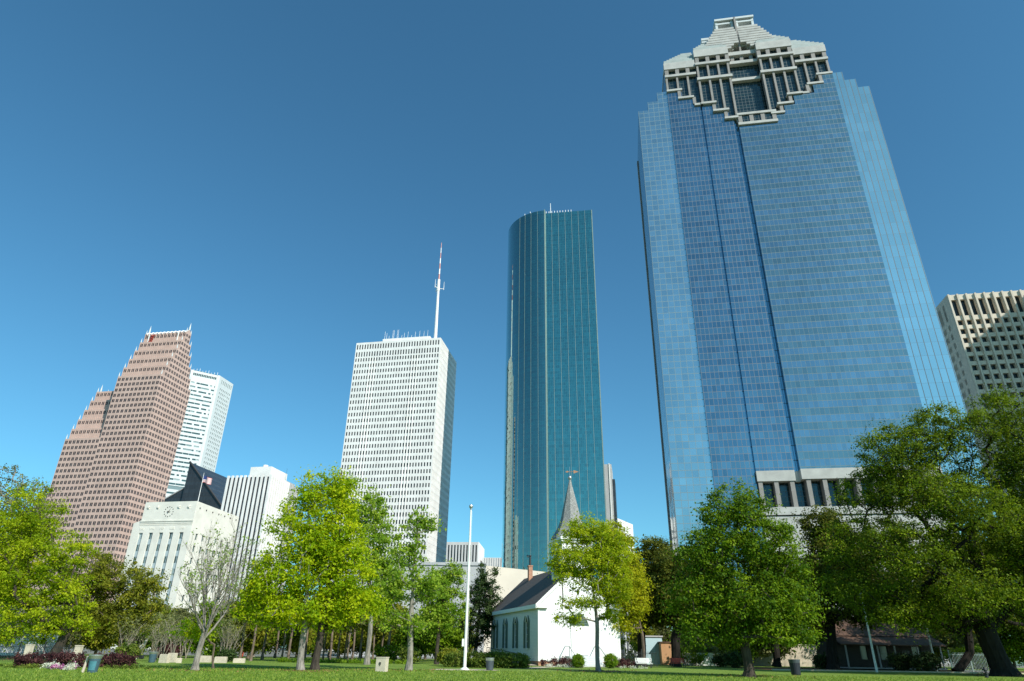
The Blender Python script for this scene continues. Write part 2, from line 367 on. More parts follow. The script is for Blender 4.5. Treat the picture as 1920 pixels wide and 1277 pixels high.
# ---- far pale five-sided tower
def chase_tower():
    C = (-361.5, 753.4)
    T = thing('skyscraper', 'pale grey tower with wide striped window bands standing behind the pink skyscraper', 'skyscraper', C)
    S = Fr(C, GB); q = Fr(C, 55.4); L = Fr(q.xy(-33.5), 55.4)
    mb = MB(); wins = []
    H = 305
    rows = [(H - 9.5 - k * 5.1 - 2.7, H - 9.5 - k * 5.1) for k in range(1, 56)]
    grid(mb, wins, S, 0, 29.4, 0, H, cols_n(4.2, 7, 3.4, 0.9, 1.5), rows + [(H - 9, H - 4)], 0.5)
    # left facade: bands with broken window runs
    grid(mb, wins, L, 0, 2.6, 0, H, [], [], .5); grid(mb, wins, L, 30.6, 33.5, 0, H, [], [], .5)
    rr = random.Random(3)
    for k in range(56):
        z1 = H - 12 - k * 5.1; z0 = z1 - 5.1
        cs = []; s = 2.9
        while s < 29.5:
            ln = rr.choice([2.5, 4, 6, 9]); e = min(s + ln, 30.3); cs.append((s, e)); s = e + rr.choice([.3, .4, 2.2])
        if k in (25, 26): cs = [(2.8, 30.4)]
        grid(mb, wins, L, 2.6, 30.6, z0, z1, cs, [(z0 + .6, z0 + (2.6 if k not in (25,) else 4.6))], .5, o=-.4)
    grid(mb, wins, L, 2.6, 30.6, 0, H - 12 - 56 * 5.1, [], [], .5, o=-.4)
    grid(mb, wins, L, 2.6, 30.6, H - 12, H, cols_n(3, 14, 1.93, .2, 1.5), [(H - 6.4, H - 3.2)], .9, o=-.4)
    P = [S.xy(0), S.xy(29.4), S.xy(29.4, -45), L.xy(0, -30), L.xy(0)]
    mb.poly([(*p, H) for p in P])
    for a, b in ((1, 2), (2, 3), (3, 4)): mb.poly([(*P[a], 0), (*P[b], 0), (*P[b], H), (*P[a], H)])
    mb.build('wall', M['greygran'], T)
    windows(T, wins, M['win_teal'], 150)
    for k in range(9):
        p = L.P(3 + k * 3.4, -1.5, H); b = MB(); b.tube([p, (p[0], p[1], p[2] + 2 + (k * 7 % 3))], [.25, .2], 6); b.build('roof_antenna', M['paint'], T)
chase_tower()

# ---- black tower with slanted glass roof, and its lower twin
def slant_tower():
    C = (-303.7, 611.3)
    T = thing('skyscraper', 'black glass tower with a steep slanted roof rising behind the cream city hall', 'skyscraper', C)
    F = Fr(C, GA); D = -65
    a = MB(); prof = [(0, 0), (48, 0), (48, 111), (0, 159)]
    a.poly([F.P(s, 0, z) for s, z in prof], 0, [(s, z) for s, z in prof])
    a.poly([F.P(s, D, z) for s, z in prof[::-1]], 0, [(s, z) for s, z in prof[::-1]])
    a.poly([F.P(0, D, 0), F.P(0, 0, 0), F.P(0, 0, 159), F.P(0, D, 159)], 0, [(0, 0), (65, 0), (65, 159), (0, 159)])
    a.poly([F.P(48, 0, 0), F.P(48, D, 0), F.P(48, D, 111), F.P(48, 0, 111)], 0, [(0, 0), (65, 0), (65, 111), (0, 111)])
    a.build('wall', M['blackglass'], T)
    r = MB(); r.poly([F.P(0, 0, 159.05), F.P(48, 0, 111.05), F.P(48, D, 111.05), F.P(0, D, 159.05)], 0, [(0, 0), (0, 67), (65, 67), (65, 0)]); r.build('roof', M['roofglass'], T)
    e = MB()
    e.tube([F.P(0, .3, 159.3), F.P(48, .3, 111.3)], [1.0, 1.0], 6); e.build('roof_edge', M['steel'], T)
    C2 = F.xy(-32, -3)
    T2 = thing('skyscraper', 'low black glass block with sloping top between the pink skyscraper and the slanted black tower', 'skyscraper', C2)
    G = Fr(C2, GA); b = MB(); pr = [(0, 0), (31.8, 0), (31.8, 136), (0, 118)]
    b.poly([G.P(s, 0, z) for s, z in pr], 0, [(s, z) for s, z in pr]); b.poly([G.P(0, 0, 118), G.P(31.8, 0, 136), G.P(31.8, -50, 136), G.P(0, -50, 118)], 0, [(0, 0), (32, 0), (32, 50), (0, 50)])
    b.poly([G.P(0, -50, 0), G.P(0, 0, 0), G.P(0, 0, 118), G.P(0, -50, 118)], 0, [(0, 0), (50, 0), (50, 118), (0, 118)])
    b.poly([G.P(31.8, -50, 136), G.P(31.8, -50, 0), G.P(0, -50, 0), G.P(0, -50, 118)]); b.poly([G.P(31.8, 0, 0), G.P(31.8, -50, 0), G.P(31.8, -50, 136), G.P(31.8, 0, 136)])
    b.build('wall', M['blackglass'], T2)
    c = MB(); c.tube([G.P(0, .2, 118.4), G.P(31.8, .2, 136.4)], [.7, .7], 6); c.build('roof_edge', M['grey'], T2)
slant_tower()

# ---- finned white building
def fin_building():
    C = (-150.1, 409.3); H = 100
    T = thing('office_building', 'white office block with tall vertical fins and black window strips', 'office building', C)
    F = Fr(C, GA); S = Fr(C, GB)
    w_ = MB(); fbox(w_, F, -30.7, -.5, -38, -.45, 0, H - 1.2, 0, True)
    fbox(w_, S, .6, 24.4, -2.4, -.42, 0, H - 1.2, 0, True)
    w_.build('window', M['blackglass'], T)
    for i in range(11):
        s = -30.7 + i * 2.905
        b = MB(); fbox(b, F, s, s + 1.5, -.8, 0, 0, H); b.build('fin', M['white'], T)
    for i in range(9):
        b = MB(); fbox(b, S, .05 + i * 2.72, 1.95 + i * 2.72, -.6, .05 if i else .03, 0, H); b.build('fin', M['white'], T)
    d = MB(); fbox(d, S, 24.5, 38.2, -2, -.25, 0, H - 1.0)
    for i in range(4): fbox(d, S, 26 + i * 3.2, 27.2 + i * 3.2, -.3, .1, 0, H - .4)
    d.build('rear_wall', M['grey'], T)
    p = MB(); fbox(p, F, -17.5, -3, -24, -3.2, H - 1.2, H + 6.0); p.build('penthouse', M['white'], T)
    v = MB(); v.lathe(F.P(-9, -6, H + 6), [(1.6, 0), (1.6, 1.6), (0, 1.6)], 12); v.build('vent', M['white'], T)
    rf = MB(); fbox(rf, F, -16, -4, -38, -25, H - 1.2, H + 2.2); rf.build('plant_room', M['grey'], T)
    a = MB(); q = F.P(-1.5, -20, H); a.tube([q, (q[0], q[1], H + 9)], [.12, .06], 5); a.build('antenna', M['steel'], T)
fin_building()

# ---- cream city hall
def city_hall():
    C = (-151.3, 320.1); H = 65
    T = thing('city_hall', 'cream limestone city hall with a clock and tall window strips', 'city hall', C)
    F = Fr(C, GA); S = Fr(C, GB); mb = MB(); wins = []
    cols = [(-27.4 + 5.42 * k, -25.3 + 5.42 * k) for k in range(5)]
    rows = []; sp = []
    for k in range(9): rows.append((47.5 - 5.5 * k, 50.4 - 5.5 * k))
    grid(mb, wins, F, -27.8, 0, 56.2, H, [], [], .5)
    # lower part: strips are full-height recesses, spandrels stand inside them
    s = -31.6; q = lambda a, b, c, d: mb.poly([F.P(a, 0, c), F.P(b, 0, c), F.P(b, 0, d), F.P(a, 0, d)])
    zb = rows[-1][0]
    for (a, b) in cols:
        q(s, a, zb, 50.4)
        for e, f_ in ((a, 1), (b, -1)):
            pts = [F.P(e, 0, zb), F.P(e, -.7, zb), F.P(e, -.7, 50.4), F.P(e, 0, 50.4)]; mb.poly(pts if f_ > 0 else pts[::-1])
        mb.poly([F.P(a, -.7, 50.4), F.P(b, -.7, 50.4), F.P(b, 0, 50.4), F.P(a, 0, 50.4)])
        s = b
    q(s, 0, zb, 50.4); q(-31.6, 0, 50.4, 55); q(-31.6, 0, 0, zb)
    spn = []
    for (a, b) in cols:
        for k, (c, d) in enumerate(rows):
            m_ = (a + b) / 2
            wins.append([[F.P(a, -.65, c), F.P(m_ - .06, -.65, c), F.P(m_ - .06, -.65, d), F.P(a, -.65, d)], [F.P(m_ + .06, -.65, c), F.P(b, -.65, c), F.P(b, -.65, d), F.P(m_ + .06, -.65, d)]])
            x = MB(); fbox(x, F, a + .01, b - .01, -.68, -.5, c - 2.55, c - .02); fbox(x, F, m_ - .08, m_ + .08, -.68, -.55, c, d - .02); spn.append(x)
    # ledge, left lower shoulder
    mb.poly([F.P(-31.6, 0, 55), F.P(-27.8, 0, 56.2), F.P(-27.8, -37, 56.2), F.P(-31.6, -37, 55)])
    mb.poly([F.P(-31.6, 0, 55), F.P(-27.8, 0, 55), F.P(-27.8, 0, 56.2)]); q(-27.8, 0, 55, 56.2)
    mb.poly([F.P(-31.6, -37.5, 0), F.P(-31.6, 0, 0), F.P(-31.6, 0, 55), F.P(-31.6, -37.5, 55)])
    mb.poly([F.P(-27.8, -37.5, 55), F.P(-27.8, 0, 55), F.P(-27.8, 0, H), F.P(-27.8, -37.5, H)])
    srows = [(c, d) for c, d in rows]
    grid(mb, wins, S, 0, 37.5, 0, H - .8, [(4.4, 6.2)] + [(9.6 + 5.3 * k, 11.4 + 5.3 * k) for k in range(5)], srows, .6)
    mb.poly([F.P(-27.8, 0, H), F.P(0, 0, H), F.P(0, -37.5, H - .8), F.P(-27.8, -37.5, H - .8)])
    mb.poly([F.P(0, 0, H - .8), F.P(0, -37.5, H - .8), F.P(0, 0, H)])
    mb.poly([F.P(0, -37.5, 0), F.P(-31.6, -37.5, 0), F.P(-31.6, -37.5, 55), F.P(0, -37.5, H - .8)])
    mb.build('wall', M['cream'], T)
    windows(T, wins, M['win_teal'], 15)
    for x in spn: x.build('spandrel_panel', M['grey_blue'], T)
    c_ = MB(); fbox(c_, F, -28.1, .25, 0.02, .35, 55.6, 56.1); fbox(c_, F, -28.0, .2, .02, .25, 54.7, 55.0)
    for k in range(46): fbox(c_, F, -27.9 + k * .61, -27.55 + k * .61, .02, .16, 53.9, 54.5)
    c_.build('cornice', M['cream'], T)
    for k, (a, b) in enumerate(cols):
        e = MB(); m_ = (a + b) / 2
        for j in range(5): fbox(e, F, m_ - 1.2 + j * .5, m_ - .9 + j * .5, .02, .14, 51.8 + (j * k % 3) * .2, 52.9)
        e.build('relief', M['cream'], T)
    ck = MB(); cc = (-14.0, 60.2)
    for k in range(12):
        a = k * math.pi / 6; u, v = math.sin(a) * 2.35, math.cos(a) * 2.35
        fbox(ck, F, cc[0] + u - .2, cc[0] + u + .2, .02, .12, cc[1] + v - .2, cc[1] + v + .2)
    clk = ck.build('clock', M['bronze'], T)
    hd = MB()
    for ang, ln in ((28, 1.9), (95, 1.4)):
        a = math.radians(ang); du, dv = math.sin(a), math.cos(a)
        hd.poly([F.P(cc[0] - .75 * du + .2 * dv, .3, cc[1] - .75 * dv - .2 * du), F.P(cc[0] + ln * du, .3, cc[1] + ln * dv), F.P(cc[0] - .75 * du - .2 * dv, .3, cc[1] - .75 * dv + .2 * du)])
        hd.poly([F.P(cc[0] - .75 * du + .2 * dv, .2, cc[1] - .75 * dv - .2 * du), F.P(cc[0] - .75 * du - .2 * dv, .2, cc[1] - .75 * dv + .2 * du), F.P(cc[0] + ln * du, .2, cc[1] + ln * dv)])
    hd.build('clock_hands', M['bronze'], T)
    for s in (-25.4, -20.2, -8.9, -3.6):
        b = MB(); star = [(math.sin(k * math.pi / 5) * (.75 if k % 2 == 0 else .3), math.cos(k * math.pi / 5) * (.75 if k % 2 == 0 else .3)) for k in range(10)]
        b.poly([F.P(s + u, .5, 62.4 + v) for u, v in star][::-1])
        for k in range(10):
            p, r = star[k], star[(k + 1) % 10]; b.poly([F.P(s + p[0], 0, 62.4 + p[1]), F.P(s + p[0], .5, 62.4 + p[1]), F.P(s + r[0], .5, 62.4 + r[1]), F.P(s + r[0], 0, 62.4 + r[1])])
        b.build('star_emblem', M['cream'], T)
    for k in range(7):
        b = MB(); fbox(b, S, 3.2 + k * 5.3 - .25, 3.2 + k * 5.3 + .25, .01, .3, 61.9, 62.5); b.build('star_emblem', M['bronze'], T)
    # flagpole and flag on the roof corner
    p = F.P(-1.0, -2.0, H); q_ = thing('flagpole', 'white flagpole on the city hall roof corner', 'flagpole', p)
    b = MB(); b.tube([p, (p[0], p[1], H + 14)], [.16, .09], 8); b.build('pole', M['paint'], q_)
    b = MB(); b.lathe((p[0], p[1], H + 14), [(0, 0), (.3, .3), (0, .6)], 10); b.build('finial', M['metal'], q_)
    fl = thing('flag', 'red and white striped flag with blue canton above the city hall', 'flag', (p[0], p[1], H + 9))
    nx, nz = 14, 13
    def fp(i, j):
        x = i / nx * 5.2; return (p[0] + .15 + x * .93, p[1] + .35 * math.sin(x * 1.7) * (x / 3) - x * .2, H + 12.6 - j / nz * 3.2 - .09 * x * x * .6 + .25 * math.sin(x * 1.5))
    b = MB()
    for i in range(nx):
        for j in range(nz): b.poly([fp(i, j + 1), fp(i + 1, j + 1), fp(i + 1, j), fp(i, j)], 2 if (i < 6 and j < 7) else (j % 2))
    b.build('cloth', [M['flagred'], M['paint'], M['flagblue']], fl)
M['grey_blue'] = mat('grey_blue_spandrel', (0.36, 0.43, 0.45), 0.5, 0.08, 0.5)
M['bronze'] = mat('dark_bronze', (0.06, 0.055, 0.045), 0.5, 0.1, 2)
M['flagred'] = mat('flag_red', (0.5, 0.05, 0.05), 0.8, 0.05, 2)
M['flagblue'] = mat('flag_blue', (0.03, 0.05, 0.2), 0.8, 0.05, 2)
city_hall()

# ---- white grid tower with mast
def white_tower():
    C = (-54.7, 452.3); H = 218
    T = thing('skyscraper', 'white slab skyscraper with rows of small dark windows', 'skyscraper', C)
    F = Fr(C, GA); S = Fr(C, GB); mb = MB(); wins = []
    pitch = 68.4 / 32.3
    cols = cols_n(-68.4, 32, pitch, .75, 1.02)
    rows = [(212.2, 216.2), (205.9, 209.9)] + [(204.6 - 2.85 - k * 4.93, 204.6 - k * 4.93) for k in range(41)]
    grid(mb, wins, F, -68.4, 0, 0, H, cols, rows, .25)
    grid(mb, wins, S, 0, 48.5, 0, H, cols_n(.6, 22, 2.15, .6, 1.0), rows, 1.3)
    for i in (6, 7, 8, 22, 23, 24): fbox(mb, F, -68.4 + i * pitch - .16, -68.4 + i * pitch + .16, .01, .3, 0, 205)
    mb.poly([F.P(-68.4, 0, H), F.P(0, 0, H), F.P(0, -48.5, H), F.P(-68.4, -48.5, H)])
    mb.poly([F.P(-68.4, -48.5, 0), F.P(-68.4, 0, 0), F.P(-68.4, 0, H), F.P(-68.4, -48.5, H)])
    mb.poly([F.P(0, -48.5, 0), F.P(-68.4, -48.5, 0), F.P(-68.4, -48.5, H), F.P(0, -48.5, H)])
    mb.build('wall', M['white'], T)
    windows(T, wins, M['win_dark'], 75)
    p = MB(); fbox(p, F, -48, -9.5, -30, -2.5, H, H + 3.2); p.build('penthouse', M['white'], T)
    for k, (s, h) in enumerate(((-47, 7), (-45.5, 5.5), (-43.5, 3), (-40.5, 7.6), (-39.6, 7.6), (-36.8, 7.8), (-36.0, 7.8), (-33, 3), (-31, 5), (-28, 5.6), (-25, 2.5), (-22, 5.4), (-18.5, 5.6), (-15, 5.2), (-12, 5.6))):
        q = F.P(s, -3.5, H + 3.2); b = MB(); b.tube([q, (q[0] + .15, q[1], q[2] + h)], [.13, .09], 5); b.build('roof_antenna', M['paint'], T)
    m = F.P(-5.9, -5, H)
    A = thing('antenna_mast', 'tall white mast with red and white banded tip on the white tower roof', 'antenna', m)
    b = MB(); b.tube([(m[0], m[1], H), (m[0] - .5, m[1], 269)], [1.35, .9], 10); b.build('mast', M['paint'], A)
    b = MB(); b.tube([(m[0] - .5, m[1], 262.5), (m[0] - .5, m[1], 273)], [1.25, 1.1], 10); b.build('collar', M['paint'], A)
    b = MB()
    for ang in (0, 120, 240):
        dx, dy = math.cos(math.radians(ang)) * 4.4, math.sin(math.radians(ang)) * 4.4
        b.tube([(m[0] - .5, m[1], 264.5), (m[0] - .5 + dx, m[1] + dy, 264.5)], [.35, .25], 6); b.tube([(m[0] - .5 + dx, m[1] + dy, 263.5), (m[0] - .5 + dx, m[1] + dy, 271)], [.25, .12], 6)
    b.build('crossarm', M['paint'], A)
    for k in range(7):
        z0 = 273 + k * 5.1
        b = MB(); b.tube([(m[0] - .5, m[1], z0), (m[0] - .5, m[1], z0 + 5.1)], [.62 - k * .06, .57 - k * .06], 8); b.build('tip_band', M['redpale'] if k % 2 == 0 else M['paint'], A)
white_tower()

# ---- teal curved tower
def teal_tower():
    S0 = np.array((22.9, 404.1)); n = dirv(GA + 90); r = 33.4; H = 303
    c = S0 - r * n
    T = thing('skyscraper', 'teal glass skyscraper with a rounded left side and pale vertical mullions', 'skyscraper', (float(c[0]), float(c[1])))
    mb = MB(); m2 = []
    pts = []
    K = 40
    for k in range(K + 1):
        a = GA + 90 + 90 * k / K; pts.append(c + r * dirv(a))
    cv = MB()
    for k in range(K):
        a, b = pts[k + 1], pts[k]; u0, u1 = (K - k - 1) * r * math.pi / 2 / K, (K - k) * r * math.pi / 2 / K
        cv.poly([(*a, 0), (*b, 0), (*b, H), (*a, H)], 0, [(u0, 0), (u1, 0), (u1, H), (u0, H)])
    F = Fr((23.7, 407.8), GA - 2.0)
    R0_ = F.xy(0); R1 = F.xy(35.0)
    mb.poly([(*R0_, 0), (*R1, 0), (*R1, H), (*R0_, H)], 0, [(0.03, 0), (35.03, 0), (35.03, H), (0.03, H)])
    B = Fr(R1, GB); e = B.xy(6)
    arc = []
    cc = np.array(B.xy(6)) - 30 * B.n
    for k in range(13): arc.append(cc + 30 * (B.n * math.cos(math.pi / 2 * k / 12) + B.u * math.sin(math.pi / 2 * k / 12)))
    ring = [R1] + [tuple(x) for x in arc]
    for a, b in zip(ring[:-1], ring[1:]): mb.poly([(*a, 0), (*b, 0), (*b, H), (*a, H)], 0, [(0, 0), (3, 0), (3, H), (0, H)])
    back = tuple(pts[-1] + 30 * dirv(GB))
    ring2 = [ring[-1], back, tuple(pts[-1])]
    for a, b in zip(ring2[:-1], ring2[1:]): mb.poly([(*a, 0), (*b, 0), (*b, H), (*a, H)], 0, [(0, 0), (30, 0), (30, H), (0, H)])
    mb.poly([(*p, H - .4) for p in ([tuple(x) for x in pts[::-1]] + [R0_] + ring + [back])])
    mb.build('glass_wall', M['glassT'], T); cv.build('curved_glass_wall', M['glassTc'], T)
    e = MB()
    for k in range(8):
        s = k * 5.0; fbox(e, F, s - .11, s + .11, .01, .2, 0, H)
    for k in (4, 8, 12, 16):
        a = GA + 90 + 90 * k / K; p = c + (r + .02) * dirv(a); G = Fr(p, a - 90); fbox(e, G, -.08, .08, .01, .14, 0, H)
    for o_, m_ in ((e, 'mullion'),): o_.build(m_, M['mull'], T)
    w_ = MB(); G = Fr(S0, GA); fbox(w_, G, -.1, .55, -3.6, .2, 0, H + .6); G2 = Fr(R1, GA - 2.0); fbox(w_, G2, .0, .55, -6, .2, 0, H + .1); w_.build('corner_strip', M['mull'], T)
    for k in range(10):
        q = F.P(.8 + k * 2.1, -1.0, H); b = MB(); b.tube([q, (q[0], q[1], H + 2.3)], [.28, .2], 5); b.build('roof_post', M['paint'], T)
    for k in (9, 13):
        q = c + (r - 1.2) * dirv(GA + 90 + 90 * k / K); b = MB(); b.tube([(*q, H), (*q, H + 2.2)], [.25, .2], 5); b.build('roof_post', M['paint'], T)
    q = F.P(3.9, -4, H); b = MB(); b.tube([q, (q[0], q[1], H + 12)], [.3, .18], 6); b.build('antenna', M['paint'], T)
M['mull'] = mat('pale_mullion', (0.22, 0.30, 0.27), 0.4, 0.08, 0.4)
teal_tower()

# ---- blue stepped tower with granite crown
def blue_tower():
    O = (47.4, 189.4)
    T = thing('skyscraper', 'blue mirrored skyscraper with a stepped granite temple crown', 'skyscraper', O)
    F = Fr(O, 99.7); Dp = -27
    g = {k: MB() for k in 'ABCDEF'}
    def gb(k, s0, s1, o0, o1, z0, z1): fbox(g[k], F, s0, s1, o0, o1, z0, z1, 0, True)
    for s0, s1, z in ((0.0, 3.85, 190.2), (3.85, 7.7, 194.4), (7.7, 11.55, 198.8)): gb('B', s0 + (.0 if s0 == 0 else .002), s1, Dp, 0, 0, z)
    for s0, s1, z in ((71.75, 75.6, 198.8), (75.6, 79.45, 194.6), (79.45, 83.3, 190.4)): gb('F', s0, s1 - .002, Dp, 0, 0, z)
    # dark west flank
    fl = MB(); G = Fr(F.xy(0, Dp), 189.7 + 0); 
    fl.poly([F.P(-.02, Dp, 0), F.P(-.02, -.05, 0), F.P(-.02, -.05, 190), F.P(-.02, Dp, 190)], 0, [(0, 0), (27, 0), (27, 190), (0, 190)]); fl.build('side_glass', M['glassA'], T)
    edge = MB(); fbox(edge, F, -.35, 1.5, Dp - 2.0, Dp - .05, 0, 189); edge.build('corner_pier', M['granite'], T)
    strips = [('C', 11.55, 17.0, 198.3), ('C', 17.0, 21.0, 194.0), ('C', 21.0, 23.05, 190), ('D', 23.05, 23.6, 190), ('C', 23.6, 28.8, 190), ('C', 28.8, 32.9, 185.7), ('C', 32.9, 34.3, 181.5), ('D', 34.3, 35.6, 181.5),
              ('E', 35.6, 48.8, 177.8), ('E', 48.8, 52.5, 181.6), ('E', 52.5, 56.5, 185.5), ('E', 56.5, 64.0, 190), ('E', 64.0, 68.0, 193.8), ('E', 68.0, 71.75, 198.3)]
    for k, s0, s1, z in strips:
        lo = 48.7 if s1 > 23.6 and s0 > 23.5 and k != 'D' else 0
        gb(k, s0 + .002, s1 - .002, Dp, {'C': .35, 'D': -.45, 'E': .75}[k], 48.7 if s0 > 23.5 else 0, z - .6)
    names = {'B': 'wing_glass', 'C': 'glass_wall', 'D': 'recess_glass', 'E': 'glass_wall', 'F': 'wing_glass'}
    for k in 'BCDEF': g[k].build(names[k], M['glass' + k], T)
    # dark glass of the crown, set back behind the columns
    cg = MB()
    fbox(cg, F, 11.7, 23.6, Dp + 1, -.9, 188, 213, 0, True); fbox(cg, F, 23.6, 35.6, Dp + 1, -.6, 178, 218, 0, True)
    fbox(cg, F, 35.62, 47.68, Dp + 1, -2.4, 176, 216, 0, True)
    fbox(cg, F, 47.7, 60, Dp + 1, -.6, 178, 218, 0, True); fbox(cg, F, 60, 71.6, Dp + 1, -.9, 188, 213, 0, True)
    cg.build('crown_glass', M['crownglass'], T)
    def light(b, s0, s1, z0, z1, o1, o0=-2.5): fbox(b, F, s0, s1, o0, o1, z0, z1)
    cen = 41.65
    def mir(s): return 2 * cen - s
    # sills, columns (left half mirrored to the right)
    sill = [(11.4, 17.2, 197.9), (15.3, 21.2, 193.6), (21.0, 24.0, 189.4), (23.4, 29.0, 189.4), (27.3, 33.1, 185.2), (31.0, 35.9, 181.0)]
    colm = [(11.6, 198.9, 205.9), (15.6, 194.6, 205.9), (19.6, 190.4, 205.9), (23.7, 190.4, 202.2), (27.6, 186.2, 202.2), (31.5, 182.0, 202.2), (35.2, 179.0, 202.2),
            (23.7, 203.5, 210.2), (27.6, 203.5, 210.2), (31.5, 203.5, 210.2), (35.2, 203.5, 210.2)]
    small = [(11.6, 207.0, 210.0), (15.6, 207.0, 210.0), (19.6, 207.0, 210.0), (23.6, 211.3, 214.5), (27.6, 211.3, 214.5), (31.6, 211.3, 214.5), (35.0, 211.3, 214.5)]
    stubs = [(15.4, 194.6, 198.0), (20.6, 190.4, 193.7), (27.4, 186.2, 189.5), (31.2, 182.0, 185.3)]
    bands = [(11.4, 23.3, 205.9, 207.0, .5), (11.4, 23.3, 210.0, 213.4, .45), (23.3, 36.5, 202.2, 203.4, .95), (23.3, 36.5, 210.2, 211.3, .95), (23.3, 36.4, 214.5, 218.2, .9)]
    for side in (0, 1):
        X = (lambda a, b: (a, b)) if not side else (lambda a, b: (mir(b), mir(a)))
        for a, b_, z in sill:
            b = MB(); s0, s1 = X(a, b_); light(b, s0, s1, z, z + .9, 1.0 if a < 23 else 1.3); b.build('sill', M['granite_l'], T)
        for a, z0, z1 in colm:
            b = MB(); s0, s1 = X(a, a + .75); light(b, s0, s1, z0, z1, .1 if a < 23 else .5, -1.6); b.build('column', M['granite'], T)
        for a, z0, z1 in small:
            b = MB(); s0, s1 = X(a, a + 1.4); light(b, s0, s1, z0, z1, .2 if a < 23 else .6, -1.6); b.build('column', M['granite'], T)
        for a, z0, z1 in stubs:
            b = MB(); s0, s1 = X(a, a + 1.15); light(b, s0, s1, z0, z1, .8, -1.0); b.build('column', M['granite'], T)
        for a, b_, z0, z1, o1 in bands:
            b = MB(); s0, s1 = X(a, b_); light(b, s0, s1, z0, z1, o1); b.build('band', M['granite_l'], T)
        # sloping stepped roofs of the shoulders
        b = MB()
        for k in range(7):
            s0, s1 = X(11.6 + k * 1.25, 23.4); fbox(b, F, s0, s1, Dp + 3, .3 - k * .75, 213.4 + k * 1.35, 214.85 + k * 1.35 - .12)
        for k in range(4):
            s0, s1 = X(23.5 + k * 1.2, 36.0 - k * 1.0); fbox(b, F, s0, s1, Dp + 3, .7 - k * .8, 218.2 + k * 1.5, 219.7 + k * 1.5 - .12)
        b.build('roof', M['roofstone'], T)
    b = MB(); light(b, 35.4, 49.3, 177.2, 178.3, 1.4); b.build('sill', M['granite_l'], T)
    b = MB(); light(b, 35.4, 49.3, 181.9, 182.9, 1.35); b.build('sill', M['granite_l'], T)
    for s in (35.7, 39.7, 43.7, 47.7):
        b = MB(); light(b, s, s + 1.4, 178.3, 181.9, 1.05, -1.5); b.build('column', M['granite'], T)
    gw = MB(); fbox(gw, F, 37, 48, -1.5, .8, 178.2, 182, 0, True); gw.build('crown_glass', M['crownglass'], T)
    for z0, z1, o in ((201.2, 202.5, -.9), (210.0, 211.4, -.6), (214.6, 216.4, -.6)):
        b = MB(); light(b, 36.3, 46.95, z0, z1, o, -3.7); b.build('band', M['granite_l'], T)
    for s in (37.4, 40.9, 44.4):
        b = MB(); light(b, s, s + 1.3, 211.4, 214.6, -1.4, -3.7); b.build('column', M['granite'], T)
    # stepped pyramid split by a seam, and the pinnacle block
    py = MB(); RISE = 1.6
    for k in range(9):
        hw = (14.6, 13.9, 13.2, 12.5, 11.8, 11.0, 10.2, 9.3, 8.4)[k]
        z0 = 217.0 + k * RISE; o = .4 - k * .25
        for a, c_ in ((cen - hw, cen - .35), (cen + .35, cen + hw)):
            if k < 2: a, c_ = (a, min(c_, cen - 3.6 + k * 1.2)) if c_ < cen else (max(a, cen + 3.6 - k * 1.2), c_)
            fbox(py, F, a, c_, Dp + 3 + k * .5, o, z0 + .55, z0 + RISE)
            fbox(py, F, a + .3, c_ - (.0 if c_ < cen else .3), Dp + 3.5 + k * .5, o - 1.8, z0, z0 + .55)
    py.build('pyramid', M['granite_l'], T)
    sm = MB(); fbox(sm, F, cen - .34, cen + .34, Dp + 6, -1.2, 216, 236.6); sm.build('pyramid_seam', M['granite'], T)
    zt = 231.35
    for a, c_ in ((cen - 7.7, cen - .3), (cen + .3, cen + 7.7)):
        b = MB(); fbox(b, F, a, c_, -12, -1.9, zt + 5.0, zt + 6.0)
        fbox(b, F, a + .3, c_ - .3, -11.5, -2.4, zt + 3.2, zt + 4.0)
        for s in (a + .2, c_ - 1.1): fbox(b, F, s, s + .9, -11.6, -2.5, zt, zt + 5.0)
        fbox(b, F, a + 2.6, a + 3.2, -6, -5, zt, zt + 3.2)
        b.build('pinnacle', M['greygran'], T)
    b = MB(); fbox(b, F, cen - 13.0, cen - 10.2, -15, -5, 225, 229.5); fbox(b, F, cen - 13.4, cen - 9.9, -15.5, -4.7, 228, 228.9); fbox(b, F, cen - 13.4, cen - 9.9, -15.5, -4.7, 229.5, 230.6); b.build('pinnacle', M['greygran'], T)
    # granite base: beam, columns, tall dark glazing
    b = MB(); fbox(b, F, 23.5, 33.9, -2, 1.1, 46.0, 49.0); fbox(b, F, 33.9, 35.5, -2, -.3, 46, 49.0); fbox(b, F, 35.5, 72, -2, 1.5, 46.3, 49.2); b.build('band', M['granite_l'], T)
    for k in range(12):
        s = 23.7 + k * 4.3
        b = MB(); fbox(b, F, s, s + 1.15, -1.9, .8 if s < 34 else 1.2, 38.4, 46.2); b.build('column', M['granite'], T)
    gw = MB(); fbox(gw, F, 23.6, 71.6, Dp, -1.8, 0, 48.6, 0, True); gw.build('podium_glass', M['crownglass'], T)
    b = MB(); fbox(b, F, 23.5, 72, -2.5, 1.6, 36.5, 38.6); fbox(b, F, 23.5, 72, -2.5, 1.2, 20, 36.2); fbox(b, F, 23.5, 72, -2.5, 1.5, 0, 19.8); b.build('podium_wall', M['granite_l'], T)
blue_tower()

